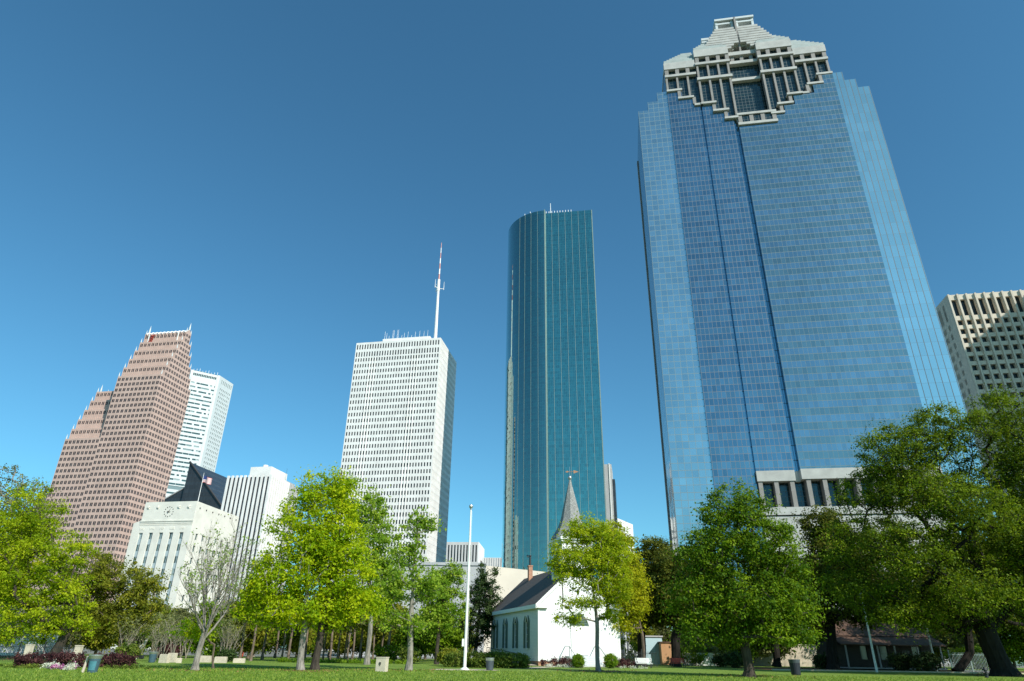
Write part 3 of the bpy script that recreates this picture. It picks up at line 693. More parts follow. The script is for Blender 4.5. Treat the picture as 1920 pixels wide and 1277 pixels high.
# ---- buff concrete grid tower on the right
def grid_tower():
    C = (183.6, 240.3); H = 140
    T = thing('office_building', 'buff concrete tower with a deep square window grid behind the blue skyscraper', 'office building', C)
    F = Fr(C, GA); S0 = Fr(C, GB); L = Fr(S0.xy(24), GB + 180)
    mb = MB(); wins = []
    n = 16; W = n * 3.42 + 1
    cols = cols_n(.4, n, 3.42, .55, 2.3)
    rows = [(130.0, 137.6)] + [(128.0 - 2.35 - k * 4.05, 128.0 - k * 4.05) for k in range(30)]
    grid(mb, wins, F, 0, W, 0, H, cols, rows, 1.2)
    grid(mb, wins, L, 0, 24, 0, H, [(24 - 9.0 + .8, 24 - 9.0 + 3.0), (24 - 5.2 + .8, 24 - 5.2 + 3.0), (2, 4.2), (6, 8.2), (10, 12.2)], rows, .8)
    for k in range(n + 1): fbox(mb, F, k * 3.42 + .05, k * 3.42 + .75, .01, .75, 0, H - .01)
    mb.poly([F.P(0, 0, H), F.P(W, 0, H), F.P(W, -24, H), F.P(0, -24, H)])
    mb.poly([F.P(W, 0, 0), F.P(W, -24, 0), F.P(W, -24, H), F.P(W, 0, H)]); mb.poly([F.P(W, -24, 0), F.P(0, -24, 0), F.P(0, -24, H), F.P(W, -24, H)])
    mb.build('wall', M['conc'], T); windows(T, wins, M['win_dark'], 75)
    Q = (256.6, 176.6)
    T2 = thing('office_building', 'plain tall concrete tower beyond the right edge whose shadow falls on the buff grid tower', 'office building', Q)
    b = MB(); b.box((Q[0], Q[1], 88), (30, 64, 176), 0, math.radians(-21)); b.box((Q[0] + 6, Q[1], 178), (12, 40, 4), 0, math.radians(-21)); b.build('wall', M['conc'], T2)
    w_ = MB()
    for k in range(27): w_.box((Q[0], Q[1], 12 + k * 6), (30.3, 64.3, 2.4), 0, math.radians(-21))
    w_.build('window_band', M['blackglass'], T2)
grid_tower()

# ---- low and distant buildings
M['conc_l'] = mat('light_grey_concrete', (0.52, 0.52, 0.51), 0.8, 0.08, 0.1)
M['slate'] = mat('dark_slate', (0.08, 0.08, 0.09), 0.6, 0.1, 0.3)
def low_buildings():
    C = (65.2, 444.7)
    T = thing('office_building', 'narrow grey office tower peeking out at the right edge of the teal skyscraper', 'office building', C)
    F = Fr(C, GA); mb = MB(); wins = []
    grid(mb, wins, F, -30, 4.8, 0, 119, cols_n(-28, 10, 3.2, .9, 1.3), [(116 - 2.6 - k * 4.2, 116 - k * 4.2) for k in range(26)], .5)
    fbox(mb, F, -30, 4.79, -25, -.02, 0, 118.9); mb.build('wall', M['grey'], T); windows(T, wins, M['win_dark'], 60, 40)
    b = MB(); fbox(b, F, 2.9, 3.5, 0, .5, 0, 119.5); b.build('pilaster', M['white'], T)
    g_ = MB(); fbox(g_, F, 4.8, 6.6, -20, -2, 0, 109, 0, True); g_.build('glass_wall', M['blackglass'], T)
    # white parking structure
    C = (75.5, 482.0)
    T = thing('parking_garage', 'white parking garage with horizontal openings right of the church steeple', 'parking garage', C)
    S = Fr(np.array(C) - 14 * dirv(31.4), 31.4); mb = MB()
    fbox(mb, S, 0, 51.5, -34, 0, 81.5, 90.5)
    for k in range(12): fbox(mb, S, 0, 51.5, -34, 0, 79.6 - k * 4.6 - 2.6, 79.6 - k * 4.6)
    for k in range(9): fbox(mb, S, .2 + k * 6.3, .9 + k * 6.3, -33, -.3, 0, 81.4)
    mb.build('wall', M['white'], T)
    b = MB(); fbox(b, S, .5, 51, -33.5, -1.2, 0, 81.4); b.build('opening', M['slate'], T)
    # striped low block left of the teal tower
    C = (-33.5, 742)
    T = thing('office_building', 'low grey block with vertical black stripes left of the teal skyscraper', 'office building', C)
    F = Fr(C, GA - 6); mb = MB(); wins = []
    grid(mb, wins, F, -58.5, 0, 0, 108.7, cols_n(-57.6, 17, 3.37, .7, 1.6), [(88.0, 105.6)], .5)
    grid(mb, wins, F, -58.5, 0, 0, 84.9, cols_n(-57.6, 17, 3.37, 1.2, .9), [(74, 81)], .3, o=.4)
    fbox(mb, F, -58.5, -.01, -58, -.55, 0, 108.6); mb.build('wall', M['conc_l'], T); windows(T, wins, M['win_dark'])
    sw = MB(); fbox(sw, F, -.01, .4, -58, .02, 0, 109); sw.build('side_wall', M['white'], T)
    C = (-29.2, 760)
    T = thing('office_building', 'small grey block with pale ribs at the foot of the teal skyscraper', 'office building', C)
    F = Fr(C, GA - 8); mb = MB()
    fbox(mb, F, 0, 36, -30, 0, 0, 94.7)
    for k in range(14): fbox(mb, F, .2 + k * 2.6, 1.2 + k * 2.6, 0, .8, 0, 94.7)
    mb.build('wall', M['conc_l'], T)
    for k in range(7):
        for j in range(2):
            b = MB(); fbox(b, F, 1.5 + k * 5.2, 2.6 + k * 5.2, -.2, .1, 82 - j * 9, 85.5 - j * 9); b.build('window', M['win_dark'], T)
    # long low hall behind the church
    C = (-5.2, 158)
    T = thing('performance_hall', 'long low hall with its shaded front coloured grey and its sunlit end coloured beige behind the church', 'hall', C)
    F = Fr(C, 92); mb = MB(); fbox(mb, F, -32, 0, -40, 0, 0, 19.2); mb.build('front_wall', M['grey'], T)  # shade on the front is put into its grey wall colour
    S = Fr(C, 80); b = MB(); b.poly([S.P(.02, 0, 0), S.P(26, 0, 0), S.P(26, 0, 17.5), S.P(.02, 0, 19.2)]); b.poly([S.P(0, 0, 19.2), S.P(26, 0, 17.5), S.P(26, -30, 17.5), S.P(0, -30, 19.2)]); b.poly([S.P(26, 0, 0), S.P(26, -30, 0), S.P(26, -30, 17.5), S.P(26, 0, 17.5)])
    b.build('end_wall', M['beige'], T)
    b = MB(); fbox(b, F, -32.3, .2, -40, .25, 19.2, 19.8); b.build('cornice', M['grey'], T)
    # dark spired top far left
    C = (-560, 720)
    p = aty(85.5, 912, 700); C = (float(p[0]), 700)
    T = thing('office_building', 'dark stepped tower top beside the left foot of the pink skyscraper', 'office building', C)
    zt = float(p[2]); b = MB()
    for k in range(6): b.box((C[0] - k * 4.0 + 5, C[1], (zt - 10 - k * 14) / 2), (10 + k * 8, 14, zt - 10 - k * 14))
    b.lathe((C[0] + 1, C[1], zt - 12), [(3, 0), (0, 14)], 6); b.build('wall', M['slate'], T)
low_buildings()

# ------------------------------------------------------------------ ground
def grassmat():
    m, t, p = newmat('mown_grass')
    a = noise(t, 0.12, 4); b = noise(t, 3.0, 6, rough=0.7); c = noise(t, 26, 3)
    c1 = ramp(t, a, [(0.3, (0.15, 0.25, 0.03)), (0.7, (0.23, 0.32, 0.055))])
    c2 = ramp(t, b, [(0.3, (0.12, 0.21, 0.028)), (0.55, (0.18, 0.275, 0.05)), (0.75, (0.26, 0.32, 0.09))])
    dry = noise(t, 0.45, 5, rough=0.7); c3 = mix_n(t, 0.5, c1, c2); c3 = mix_n(t, ramp(t, dry, [(0.56, (0, 0, 0)), (0.70, (0.4, 0.4, 0.4))]), c3, (0.24, 0.21, 0.085)); t.links.new(c3, p.inputs["Base Color"])
    p.inputs["Roughness"].default_value = 0.85; p.inputs["Specular IOR Level"].default_value = 0.15
    bp = N(t, "ShaderNodeBump"); bp.inputs["Strength"].default_value = 0.9; bp.inputs["Distance"].default_value = 0.06
    t.links.new(math_n(t, 'ADD', b, c), bp.inputs["Height"]); t.links.new(bp.outputs[0], p.inputs["Normal"])
    return m
M['grass'] = grassmat()
M['soil'] = mat('bare_soil', (0.19, 0.115, 0.06), 0.95, 0.35, 2.0, bump=0.6, spec=0.1)
M['path'] = mat('pale_path', (0.50, 0.43, 0.32), 0.9, 0.12, 0.8, spec=0.2)
M['ground'] = mat('city_ground', (0.16, 0.16, 0.13), 0.95, 0.25, 0.05)
def sheet(name, pts, z, m, kind='structure'):
    b = MB(); b.poly([(x, y, z) for x, y in pts]); return tag(b.build(name, m), kind=kind)
sheet('ground', [(-3000, -400), (3000, -400), (3000, 3500), (-3000, 3500)], -0.06, M['ground'])
sheet('lawn', [(-160, -40), (160, -40), (160, 135), (-160, 135)], 0.0, M['grass'])
def blob(cx, cy, r, k=0.25, n=22, sx=1.0, sd_=0):
    rr = random.Random(sd_); return [(cx + sx * r * (1 + k * (rr.random() - .5)) * math.cos(2 * math.pi * i / n), cy + r * (1 + k * (rr.random() - .5)) * math.sin(2 * math.pi * i / n)) for i in range(n)]

def blades(n, seed):
    rg = np.random.default_rng(seed)
    y = 33 + (rg.random(n) ** 1.6) * 30; x = (rg.random(n) * 2 - 1) * (y * 0.75 + 2)
    h = 0.05 + 0.07 * rg.random(n); a = rg.random(n) * math.pi; wd = 0.03 + .03 * rg.random(n)
    b0 = np.stack([x - wd * np.cos(a), y - wd * np.sin(a), np.zeros(n)], 1); b1 = np.stack([x + wd * np.cos(a), y + wd * np.sin(a), np.zeros(n)], 1)
    tp = np.stack([x + (rg.random(n) - .5) * .08, y + (rg.random(n) - .5) * .08, h], 1)
    V = np.stack([b0, b1, tp], 1).reshape(-1, 3)
    return rawmesh('grass_blades', V, 3, rg.random(n))
def rawmesh(name, V, k, tint=None):
    n = len(V) // k
    me = bpy.data.meshes.new(name); me.vertices.add(len(V)); me.vertices.foreach_set("co", V.astype(np.float32).ravel())
    me.loops.add(len(V)); me.loops.foreach_set("vertex_index", np.arange(len(V), dtype=np.int32))
    me.polygons.add(n); me.polygons.foreach_set("loop_start", np.arange(0, len(V), k, dtype=np.int32))
    try: me.polygons.foreach_set("loop_total", np.full(n, k, dtype=np.int32))
    except Exception: pass
    if tint is not None:
        at = me.attributes.new("tint", 'FLOAT', 'FACE'); at.data.foreach_set("value", tint.astype(np.float32))
    me.update(calc_edges=True); return me
L = {}
L['blade'] = leafmat('grass_blade', (0.16, 0.26, 0.028), (0.30, 0.39, 0.07), 0.45)
gm = blades(60000, 5); gm.materials.append(L['blade']); go = bpy.data.objects.new('grass', gm); COL.objects.link(go); tag(go, 'short green grass blades across the front lawn', 'grass', kind='stuff')

# ------------------------------------------------------------------ trees
L['lime'] = leafmat('lime_leaf', (0.22, 0.36, 0.005), (0.52, 0.58, 0.012), 0.52)
L['fresh'] = leafmat('fresh_leaf', (0.15, 0.28, 0.018), (0.37, 0.48, 0.05), 0.5)
L['green'] = leafmat('green_leaf', (0.05, 0.115, 0.004), (0.20, 0.30, 0.008), 0.34)
L['olive'] = leafmat('olive_leaf', (0.11, 0.14, 0.010), (0.32, 0.32, 0.03), 0.42)
L['yelgreen'] = leafmat('yellow_green_leaf', (0.20, 0.30, 0.006), (0.48, 0.54, 0.018), 0.5)
L['yellow'] = leafmat('yellow_leaf', (0.28, 0.32, 0.006), (0.52, 0.52, 0.02), 0.5)
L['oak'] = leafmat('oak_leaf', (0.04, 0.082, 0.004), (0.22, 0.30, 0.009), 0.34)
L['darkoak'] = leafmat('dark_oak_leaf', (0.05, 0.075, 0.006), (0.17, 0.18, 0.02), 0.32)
L['conifer'] = leafmat('juniper_leaf', (0.02, 0.045, 0.012), (0.06, 0.10, 0.025), 0.15)
L['pale'] = leafmat('pale_olive_leaf', (0.13, 0.15, 0.05), (0.27, 0.28, 0.11), 0.4)
L['hedge'] = leafmat('hedge_leaf', (0.07, 0.12, 0.015), (0.22, 0.27, 0.04), 0.35)
L['box'] = leafmat('boxwood_leaf', (0.10, 0.20, 0.008), (0.24, 0.35, 0.02), 0.35)
L['purple'] = leafmat('plum_leaf', (0.05, 0.018, 0.022), (0.14, 0.06, 0.055), 0.3)
L['pink'] = leafmat('pink_petal', (0.45, 0.12, 0.30), (0.65, 0.35, 0.50), 0.3)
L['whitef'] = leafmat('white_petal', (0.65, 0.66, 0.5), (0.8, 0.8, 0.72), 0.3)
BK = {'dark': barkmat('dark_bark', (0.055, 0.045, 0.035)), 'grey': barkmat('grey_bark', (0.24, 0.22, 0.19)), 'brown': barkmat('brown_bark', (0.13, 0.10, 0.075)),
      'black': barkmat('shaded_oak_bark', (0.02, 0.017, 0.014)), 'pine': barkmat('reddish_bark', (0.17, 0.13, 0.10)), 'greyb': barkmat('grey_brown_bark', (0.24, 0.215, 0.185)), 'pale': barkmat('pale_bark', (0.27, 0.235, 0.185))}  # oak bark taken near black to carry the shade under the crowns

def leaves(C, cr, n, size, rg, flat=0.8, tintc=None):
    """n leaf quads round every clump centre"""
    m = len(C); tot = m * n
    c = np.repeat(C, n, 0); r = np.repeat(cr, n)
    g = rg.normal(size=(tot, 3)); d = g / np.linalg.norm(g, axis=1)[:, None]
    st = np.repeat(np.exp(rg.normal(size=(m, 3)) * 0.32), n, 0) * np.array([1.08, 1.08, flat * .85])
    p = c + g * st * (r * 0.5)[:, None]
    nr = d * 0.8 + rg.normal(size=(tot, 3)) * 0.8 + np.array([0.1, -0.1, 0.7]); nr /= np.linalg.norm(nr, axis=1)[:, None]
    h = rg.normal(size=(tot, 3)); a = np.cross(nr, h); a /= np.linalg.norm(a, axis=1)[:, None] + 1e-9; b = np.cross(nr, a)
    s = size * (0.5 + 0.9 * rg.random(tot) ** 1.3)
    a *= s[:, None] * 0.62; b *= s[:, None] * 0.40
    bend = nr * (s * 0.12)[:, None]
    V = np.stack([p - a, p - b * 1.0 - bend, p + a, p + b * 1.0 - bend], 1).reshape(-1, 3)
    ct = np.repeat(rg.random(m) if tintc is None else tintc, n)
    tint = np.clip(ct * 0.66 + rg.random(tot) * 0.34, 0, 1)
    return V, tint

def tree(name, label, base, Y, lobes, leaf, bark, nclump=160, per=90, lsize=0.22, crad=0.7, tr=0.25, fork=0.28, seed=1, group=None, lean=None, depthk=0.8, gap=0.25, twig=0.015, cat='tree', shell=0.5, limbs=0, stems=None):
    rg = np.random.default_rng(seed)
    bx, by = base
    T = thing(name, label, cat, (bx, by), group)
    cen, rad = [], []
    for lb in lobes:
        px, py, rx, ry = lb[:4]; dy = lb[4] if len(lb) > 4 else 0.0
        c = aty(px, py, Y + dy); ex = abs(aty(px + rx, py, Y + dy)[0] - c[0]); ez = abs(aty(px, py - ry, Y + dy)[2] - c[2])
        cen.append(c); rad.append((ex, max(ex, ez) * depthk, ez))
    cen, rad = np.array(cen), np.array(rad)
    vol = rad.prod(1) ** 0.8; pick = rg.choice(len(cen), nclump, p=vol / vol.sum())
    d = rg.normal(size=(nclump, 3)); d /= np.linalg.norm(d, axis=1)[:, None]
    rr = (shell + (1 - shell) * rg.random(nclump) ** 0.5)
    rr = np.where(rg.random(nclump) < gap, rr * rg.random(nclump), rr)
    C = cen[pick] + d * rad[pick] * rr[:, None]
    C = C[C[:, 2] > 0.9]
    # limb network: every clump hangs on the nearest part of the growing skeleton
    top = cen[np.argmax(cen[:, 2])]; mid = (cen * vol[:, None]).sum(0) / vol.sum()
    zlow = (cen[:, 2] - rad[:, 2]).min()
    nodes = [np.array([bx, by, 0.0])]; par = [-1]
    kk = 6
    H0 = max(1.2, min(zlow, mid[2]) * 0.9) if fork is None else fork * (cen[:, 2] + rad[:, 2]).max()
    lx, ly = lean if lean else ((mid[0] - bx) * 0.12, (mid[1] - by) * 0.12)
    for i in range(1, kk + 1):
        f = i / kk; nodes.append(np.array([bx + lx * f + .06 * math.sin(f * 5 + seed), by + ly * f, H0 * f])); par.append(len(nodes) - 2)
    tp = np.array([mid[0] * .5 + top[0] * .5, mid[1] * .5 + top[1] * .5, (cen[:, 2] + rad[:, 2] * .5).max()])
    st = nodes[-1]; k0 = len(nodes) - 1
    for i in range(1, 8):
        f = i / 8; q = st * (1 - f) + tp * f + rg.normal(size=3) * 0.25 * f; nodes.append(q); par.append(k0 if i == 1 else len(nodes) - 2)
    base_n = len(nodes)
    order = np.argsort(np.linalg.norm(C - st, axis=1))
    for ci in order:
        c = C[ci]; A = np.array(nodes[kk:])
        dd = np.linalg.norm(A - c, axis=1) + 0.9 * np.maximum(0, A[:, 2] - c[2] + 0.3) + 0.12 * np.linalg.norm(A - st, axis=1)
        j = int(np.argmin(dd)) + kk; s0 = nodes[j]; dist = np.linalg.norm(c - s0); nseg = max(1, int(dist / 0.9)); pj = j
        for i in range(1, nseg + 1):
            f = i / nseg; q = s0 * (1 - f) + c * f; q = q + (rg.normal(size=3) * 0.16 * min(1, dist) if i < nseg else 0); q[2] += 0.10 * dist * math.sin(math.pi * f)
            nodes.append(q); par.append(pj); pj = len(nodes) - 1
    nN = len(nodes); tips = np.zeros(nN); haschild = np.zeros(nN, bool)
    for i in range(1, nN): haschild[par[i]] = True
    for i in range(nN - 1, 0, -1):
        if not haschild[i]: tips[i] += 1
        tips[par[i]] += tips[i]
    R = twig + (tr - twig) * (tips / max(1, tips[0])) ** 0.6
    R = np.maximum(R, twig)
    b = MB()
    kids = [[] for _ in range(nN)]
    for i in range(1, nN): kids[par[i]].append(i)
    done = [(0, None)]
    while done:
        s0, pr = done.pop()
        ch = [pr, s0] if pr is not None else [s0]; cur = s0
        while kids[cur]:
            ks = sorted(kids[cur], key=lambda q: -R[q]); nx = ks[0]
            for o_ in ks[1:]: done.append((o_, cur))
            ch.append(nx); cur = nx
        rads = [float(R[q]) for q in ch]
        if pr is not None: rads[0] = min(rads[0], rads[1] * 1.15)
        if s0 == 0: rads[0] *= 1.55; rads[1] *= 1.08
        nv = 10 if rads[0] > .18 else (6 if rads[0] > .05 else 4)
        if len(ch) > 1: b.tube([nodes[q] for q in ch], rads, nv, 0, False)
    if stems:
        for (sx, sy, sr, hh) in stems: b.tube([(bx, by, 0), (bx + sx * .5, by + sy * .5, hh * .5), (bx + sx, by + sy, hh)], [sr * 1.3, sr, sr * .8], 8)
    b.build('trunk', BK[bark], T, smooth=True)
    cr = crad * (0.5 + 1.0 * rg.random(len(C)) ** 1.2)
    # lighter tint for some clumps
    V, tint = leaves(C, cr, per, lsize, rg)
    keep = V.reshape(-1, 4, 3)[:, :, 2].min(1) > 0.25
    V = V.reshape(-1, 4, 3)[keep].reshape(-1, 3); tint = tint[keep]
    me = rawmesh('crown', V, 4, tint); me.materials.append(L[leaf])
    o = bpy.data.objects.new('crown', me); COL.objects.link(o); put(o, T)
    return T

def bush(name, label, c, r, leaf, n=40, per=70, lsize=0.07, crad=0.2, seed=1, cat='shrub', group=None, boxy=False, rz=0.0, kind=None, stem=True):
    """rounded or clipped shrub: c base centre, r half sizes (x, y, height)"""
    rg = np.random.default_rng(seed); T = thing(name, label, cat, c, group)
    if boxy:
        P = (rg.random((n, 3)) * 2 - 1); k = np.argmax(np.abs(P), axis=1); idx = np.arange(n); msk = rg.random(n) < 0.75
        P[idx[msk], k[msk]] = np.sign(P[idx[msk], k[msk]]); P[:, 2] = (P[:, 2] + 1) / 2
        P = P * np.array([r[0] - crad * .6, r[1] - crad * .6, r[2] - crad * .7])
    else:
        d = rg.normal(size=(n, 3)); d /= np.linalg.norm(d, axis=1)[:, None]; q = (0.75 + .25 * rg.random(n))[:, None]
        P = d * q * np.array([r[0] - crad * .7, r[1] - crad * .7, r[2] / 2 - crad * .6]); P[:, 2] += r[2] / 2
    cs, sn = math.cos(rz), math.sin(rz); X = P[:, 0] * cs - P[:, 1] * sn; Yv = P[:, 0] * sn + P[:, 1] * cs
    C = np.stack([X + c[0], Yv + c[1], P[:, 2] + (c[2] if len(c) > 2 else 0)], 1)
    V, tint = leaves(C, crad * (0.7 + .6 * rg.random(n)), per, lsize, rg, 0.9)
    V[:, 2] = np.maximum(V[:, 2], 0.02)
    me = rawmesh('foliage', V, 4, tint); me.materials.append(L[leaf]); o = bpy.data.objects.new('foliage', me); COL.objects.link(o); put(o, T)
    if stem:
        b = MB()
        for k in range(0, n, max(1, n // 14)): 
            b.tube([(c[0] + (C[k][0] - c[0]) * .5, c[1] + (C[k][1] - c[1]) * .5, 0), tuple(C[k])], [.03, .012], 4)
        b.build('stems', BK['brown'], T)
    return T

def G(px, py): return gnd(px, py)
# left group
b0 = G(97, 1237)
tree('tree', 'big yellow-green tree at the left edge with a leaning dark trunk', b0, b0[1], [(45, 985, 60, 80), (95, 1060, 75, 75), (25, 1120, 70, 70), (105, 1130, 65, 55), (55, 1175, 70, 30), (140, 1170, 45, 30), (0, 1040, 60, 90)], 'yelgreen', 'dark', 480, 100, 0.22, 0.9, 0.5, 0.22, 11, lean=(1.2, 0))
tree('tree', 'thin pale twiggy tree reaching above the yellow-green tree at the left edge', (-62, 88), 88, [(8, 915, 30, 50), (45, 950, 50, 55), (20, 1000, 60, 60), (75, 985, 45, 45)], 'pale', 'grey', 190, 42, 0.22, 0.9, 0.35, 0.3, 12, twig=0.03)
b0 = G(222, 1236)
tree('tree', 'olive brown-green oak between the yellow-green tree and the bare tree', b0, b0[1], [(175, 1070, 50, 40), (225, 1105, 55, 60), (265, 1130, 38, 50), (155, 1130, 50, 50), (205, 1165, 75, 32), (285, 1090, 20, 30)], 'olive', 'brown', 420, 95, 0.21, 0.75, 0.3, 0.25, 13)
b0 = G(365, 1257)
def bare_tree(b0):
    T = thing('tree', 'nearly bare tree with upright twigs and few new leaves in front of the city hall', 'tree', b0); rr = random.Random(21); b = MB(); tips = []
    Y = b0[1]; fk = aty(384, 1186, Y); fk = Vector(fk)
    p0 = Vector((b0[0], b0[1], 0)); b.tube([p0, p0.lerp(fk, .12) - Vector((.03, 0, 0)), p0.lerp(fk, .5) - Vector((.08, 0, 0)), fk], [.34, .24, .2, .19], 10)
    def br(p, d, ln, r, lev):
        n = 5; pts = [p.copy()]; rads = [r]; q = p.copy(); dd = d.copy()
        for i in range(n):
            dd = (dd + Vector((rr.uniform(-.16, .16), rr.uniform(-.16, .16), .10))).normalized(); q = q + dd * (ln / n); pts.append(q.copy()); rads.append(max(.006, r * (1 - .8 * (i + 1) / n)))
        b.tube(pts, rads, 7 if lev == 0 else (5 if lev == 1 else 4), 0, False)
        tips.append(pts[-1])
        if lev >= 3: return
        k = (8, 6, 3)[lev]
        for c in range(k):
            f = .22 + .75 * (c + rr.random() * .7) / k; ii = min(n - 1, int(f * n)); pp = pts[ii].lerp(pts[ii + 1], f * n - ii)
            ax = dd.orthogonal().normalized(); ax.rotate(Matrix.Rotation(rr.random() * 6.28, 3, dd)); nd = (d.lerp(dd, f) + ax * rr.uniform(.45, .85) + Vector((0, 0, .25))).normalized()
            br(pp, nd, ln * rr.uniform(.34, .58) * (1.1 - .35 * f), max(.008, rads[ii] * .55), lev + 1)
    for k in range(9):
        a = k * 2.4 + .5; el = math.radians((80, 62, 54, 70, 44, 60, 74, 40, 52)[k]); h = (6.2, 6.0, 5.2, 6.4, 4.4, 5.6, 6.2, 3.8, 5.0)[k]
        d = Vector((math.cos(a) * math.cos(el), math.sin(a) * math.cos(el), math.sin(el))); br(fk - Vector((0, 0, .5 * rr.random())), d, h, .085, 0)
    b.build('trunk', BK['greyb'], T, True)
    rg = np.random.default_rng(4); idx = rg.choice(len(tips), min(len(tips), 330), replace=False); C = np.array([tips[i] for i in idx])
    V, t_ = leaves(C, np.full(len(C), .3), 6, .13, rg); me = rawmesh('crown', V, 4, t_); me.materials.append(L['fresh']); o = bpy.data.objects.new('crown', me); COL.objects.link(o); put(o, T)
bare_tree(b0)
b0 = (b0[0] - 0.3, b0[1] + 4)
tree('sapling', 'small bright green sapling with flat branches behind the bare tree', b0, b0[1], [(345, 1178, 32, 14), (375, 1185, 25, 12)], 'lime', 'brown', 26, 60, 0.16, 0.5, 0.08, 0.5, 15)
# bright pair
b0 = G(563, 1257)
tree('tree', 'bright lime-green tree with a pale grey trunk, left one of the close pair', b0, b0[1], [(525, 1085, 62, 60), (560, 990, 55, 60), (500, 1140, 48, 32), (590, 925, 38, 40), (545, 1150, 60, 28), (480, 1120, 30, 40), (600, 1040, 40, 60)], 'lime', 'grey', 430, 74, 0.18, 0.72, 0.24, 0.26, 16)
b0 = G(590, 1257)
tree('tree', 'bright lime-green tree with a dark trunk, right one of the close pair', b0, b0[1], [(632, 935, 34, 50), (635, 1020, 50, 60), (655, 1095, 48, 48), (620, 1148, 60, 28), (605, 1080, 50, 50), (680, 1140, 35, 28)], 'lime', 'dark', 410, 74, 0.18, 0.72, 0.28, 0.22, 17)
b0 = (gnd(700, 1245)[0], 80)
tree('tree', 'lighter fresh-green tree just behind the bright lime pair', b0, 80, [(690, 960, 34, 45), (708, 1030, 42, 50), (730, 1085, 38, 40), (690, 1110, 45, 40), (650, 925, 16, 30)], 'fresh', 'grey', 190, 85, 0.26, 0.9, 0.25, 0.3, 18)
b0 = G(766, 1257)
tree('tree', 'slender sparse tree with new leaves left of the flagpole, straight grey trunk', b0, b0[1], [(790, 980, 34, 26), (770, 1030, 40, 35), (745, 1095, 35, 35), (795, 1095, 35, 40), (735, 1160, 38, 28), (775, 1165, 36, 22), (725, 1125, 25, 30)], 'fresh', 'grey', 185, 48, 0.2, 0.62, 0.24, 0.3, 19, gap=0.5)
b0 = G(818, 1246)
tree('tree', 'low forked fresh-green tree close beside the flagpole', b0, b0[1], [(838, 1085, 32, 30), (812, 1120, 34, 36), (845, 1135, 30, 36), (820, 1165, 32, 24)], 'fresh', 'dark', 170, 80, 0.22, 0.7, 0.22, 0.2, 20)
b0 = G(890, 1241)
tree('juniper', 'dark spiky juniper between the flagpole and the church', b0, b0[1], [(905, 1085, 12, 28), (925, 1090, 10, 28), (890, 1105, 14, 30), (908, 1130, 34, 40), (895, 1170, 34, 40), (872, 1195, 28, 28), (918, 1165, 22, 40)], 'conifer', 'dark', 260, 110, 0.2, 0.62, 0.3, 0.15, 21)
# in front of the church
b0 = G(1122, 1259)
tree('tree', 'slim yellow-green tree with a straight trunk in front of the white church', b0, b0[1], [(1090, 995, 40, 26), (1125, 1015, 42, 40), (1062, 1035, 30, 22), (1075, 1078, 45, 16), (1135, 1065, 45, 35), (1085, 1130, 45, 13), (1068, 1160, 28, 12), (1150, 1120, 35, 20), (1140, 1155, 30, 14), (1100, 1050, 55, 26), (1150, 1035, 35, 40), (1055, 1060, 28, 22), (1120, 1100, 50, 22), (1165, 1085, 25, 30)], 'yelgreen', 'grey', 620, 66, 0.16, 0.6, 0.19, 0.3, 22, gap=0.45, depthk=0.75)
b0 = ((1210 - 953) / 1355 * 91.5, 91.5)
tree('tree', 'golden yellow tree at the right corner of the white church', b0, 91.5, [(1165, 1030, 30, 32), (1178, 1085, 34, 40), (1182, 1130, 32, 36), (1150, 1000, 22, 22), (1170, 1165, 25, 20)], 'yellow', 'brown', 320, 90, 0.22, 0.8, 0.2, 0.25, 23)
b0 = (gnd(1203, 1246)[0] * 1.0, 92); b0 = ((1203 - 953) / 1355 * 101, 101)
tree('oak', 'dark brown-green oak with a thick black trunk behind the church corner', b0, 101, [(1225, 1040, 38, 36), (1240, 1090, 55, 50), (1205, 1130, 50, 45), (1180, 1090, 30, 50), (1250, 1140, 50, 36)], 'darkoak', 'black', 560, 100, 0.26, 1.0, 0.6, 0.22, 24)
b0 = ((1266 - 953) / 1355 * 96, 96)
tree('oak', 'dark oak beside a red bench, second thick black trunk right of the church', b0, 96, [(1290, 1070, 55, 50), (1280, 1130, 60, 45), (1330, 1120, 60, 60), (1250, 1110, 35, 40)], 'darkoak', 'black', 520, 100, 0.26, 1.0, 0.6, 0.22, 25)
b0 = G(1405, 1270)
tree('tree', 'round mid-green tree standing alone in front of the blue skyscraper', b0, b0[1], [(1385, 945, 52, 38), (1395, 1010, 88, 55), (1325, 1045, 55, 60), (1465, 1050, 50, 55), (1315, 1125, 60, 55), (1405, 1120, 95, 60), (1480, 1135, 55, 50), (1345, 1180, 70, 30), (1455, 1185, 70, 30), (1340, 960, 25, 22)], 'green', 'dark', 720, 100, 0.175, 0.75, 0.36, 0.2, 26, shell=0.55)
# big oak on the right
b0 = G(1885, 1268)
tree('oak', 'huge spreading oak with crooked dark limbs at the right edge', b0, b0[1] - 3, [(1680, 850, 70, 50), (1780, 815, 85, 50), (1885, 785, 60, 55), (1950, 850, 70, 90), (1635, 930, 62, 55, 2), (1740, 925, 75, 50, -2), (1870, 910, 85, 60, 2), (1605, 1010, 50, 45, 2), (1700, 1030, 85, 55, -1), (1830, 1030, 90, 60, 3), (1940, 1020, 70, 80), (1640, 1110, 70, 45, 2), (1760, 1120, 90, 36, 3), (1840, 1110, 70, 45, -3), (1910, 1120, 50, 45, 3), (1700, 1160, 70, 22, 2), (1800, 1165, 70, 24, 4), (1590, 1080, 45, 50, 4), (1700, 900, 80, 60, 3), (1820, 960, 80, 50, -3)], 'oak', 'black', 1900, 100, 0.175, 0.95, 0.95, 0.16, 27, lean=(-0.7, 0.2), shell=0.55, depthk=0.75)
b0 = ((1560 - 953) / 1355 * 88, 88)
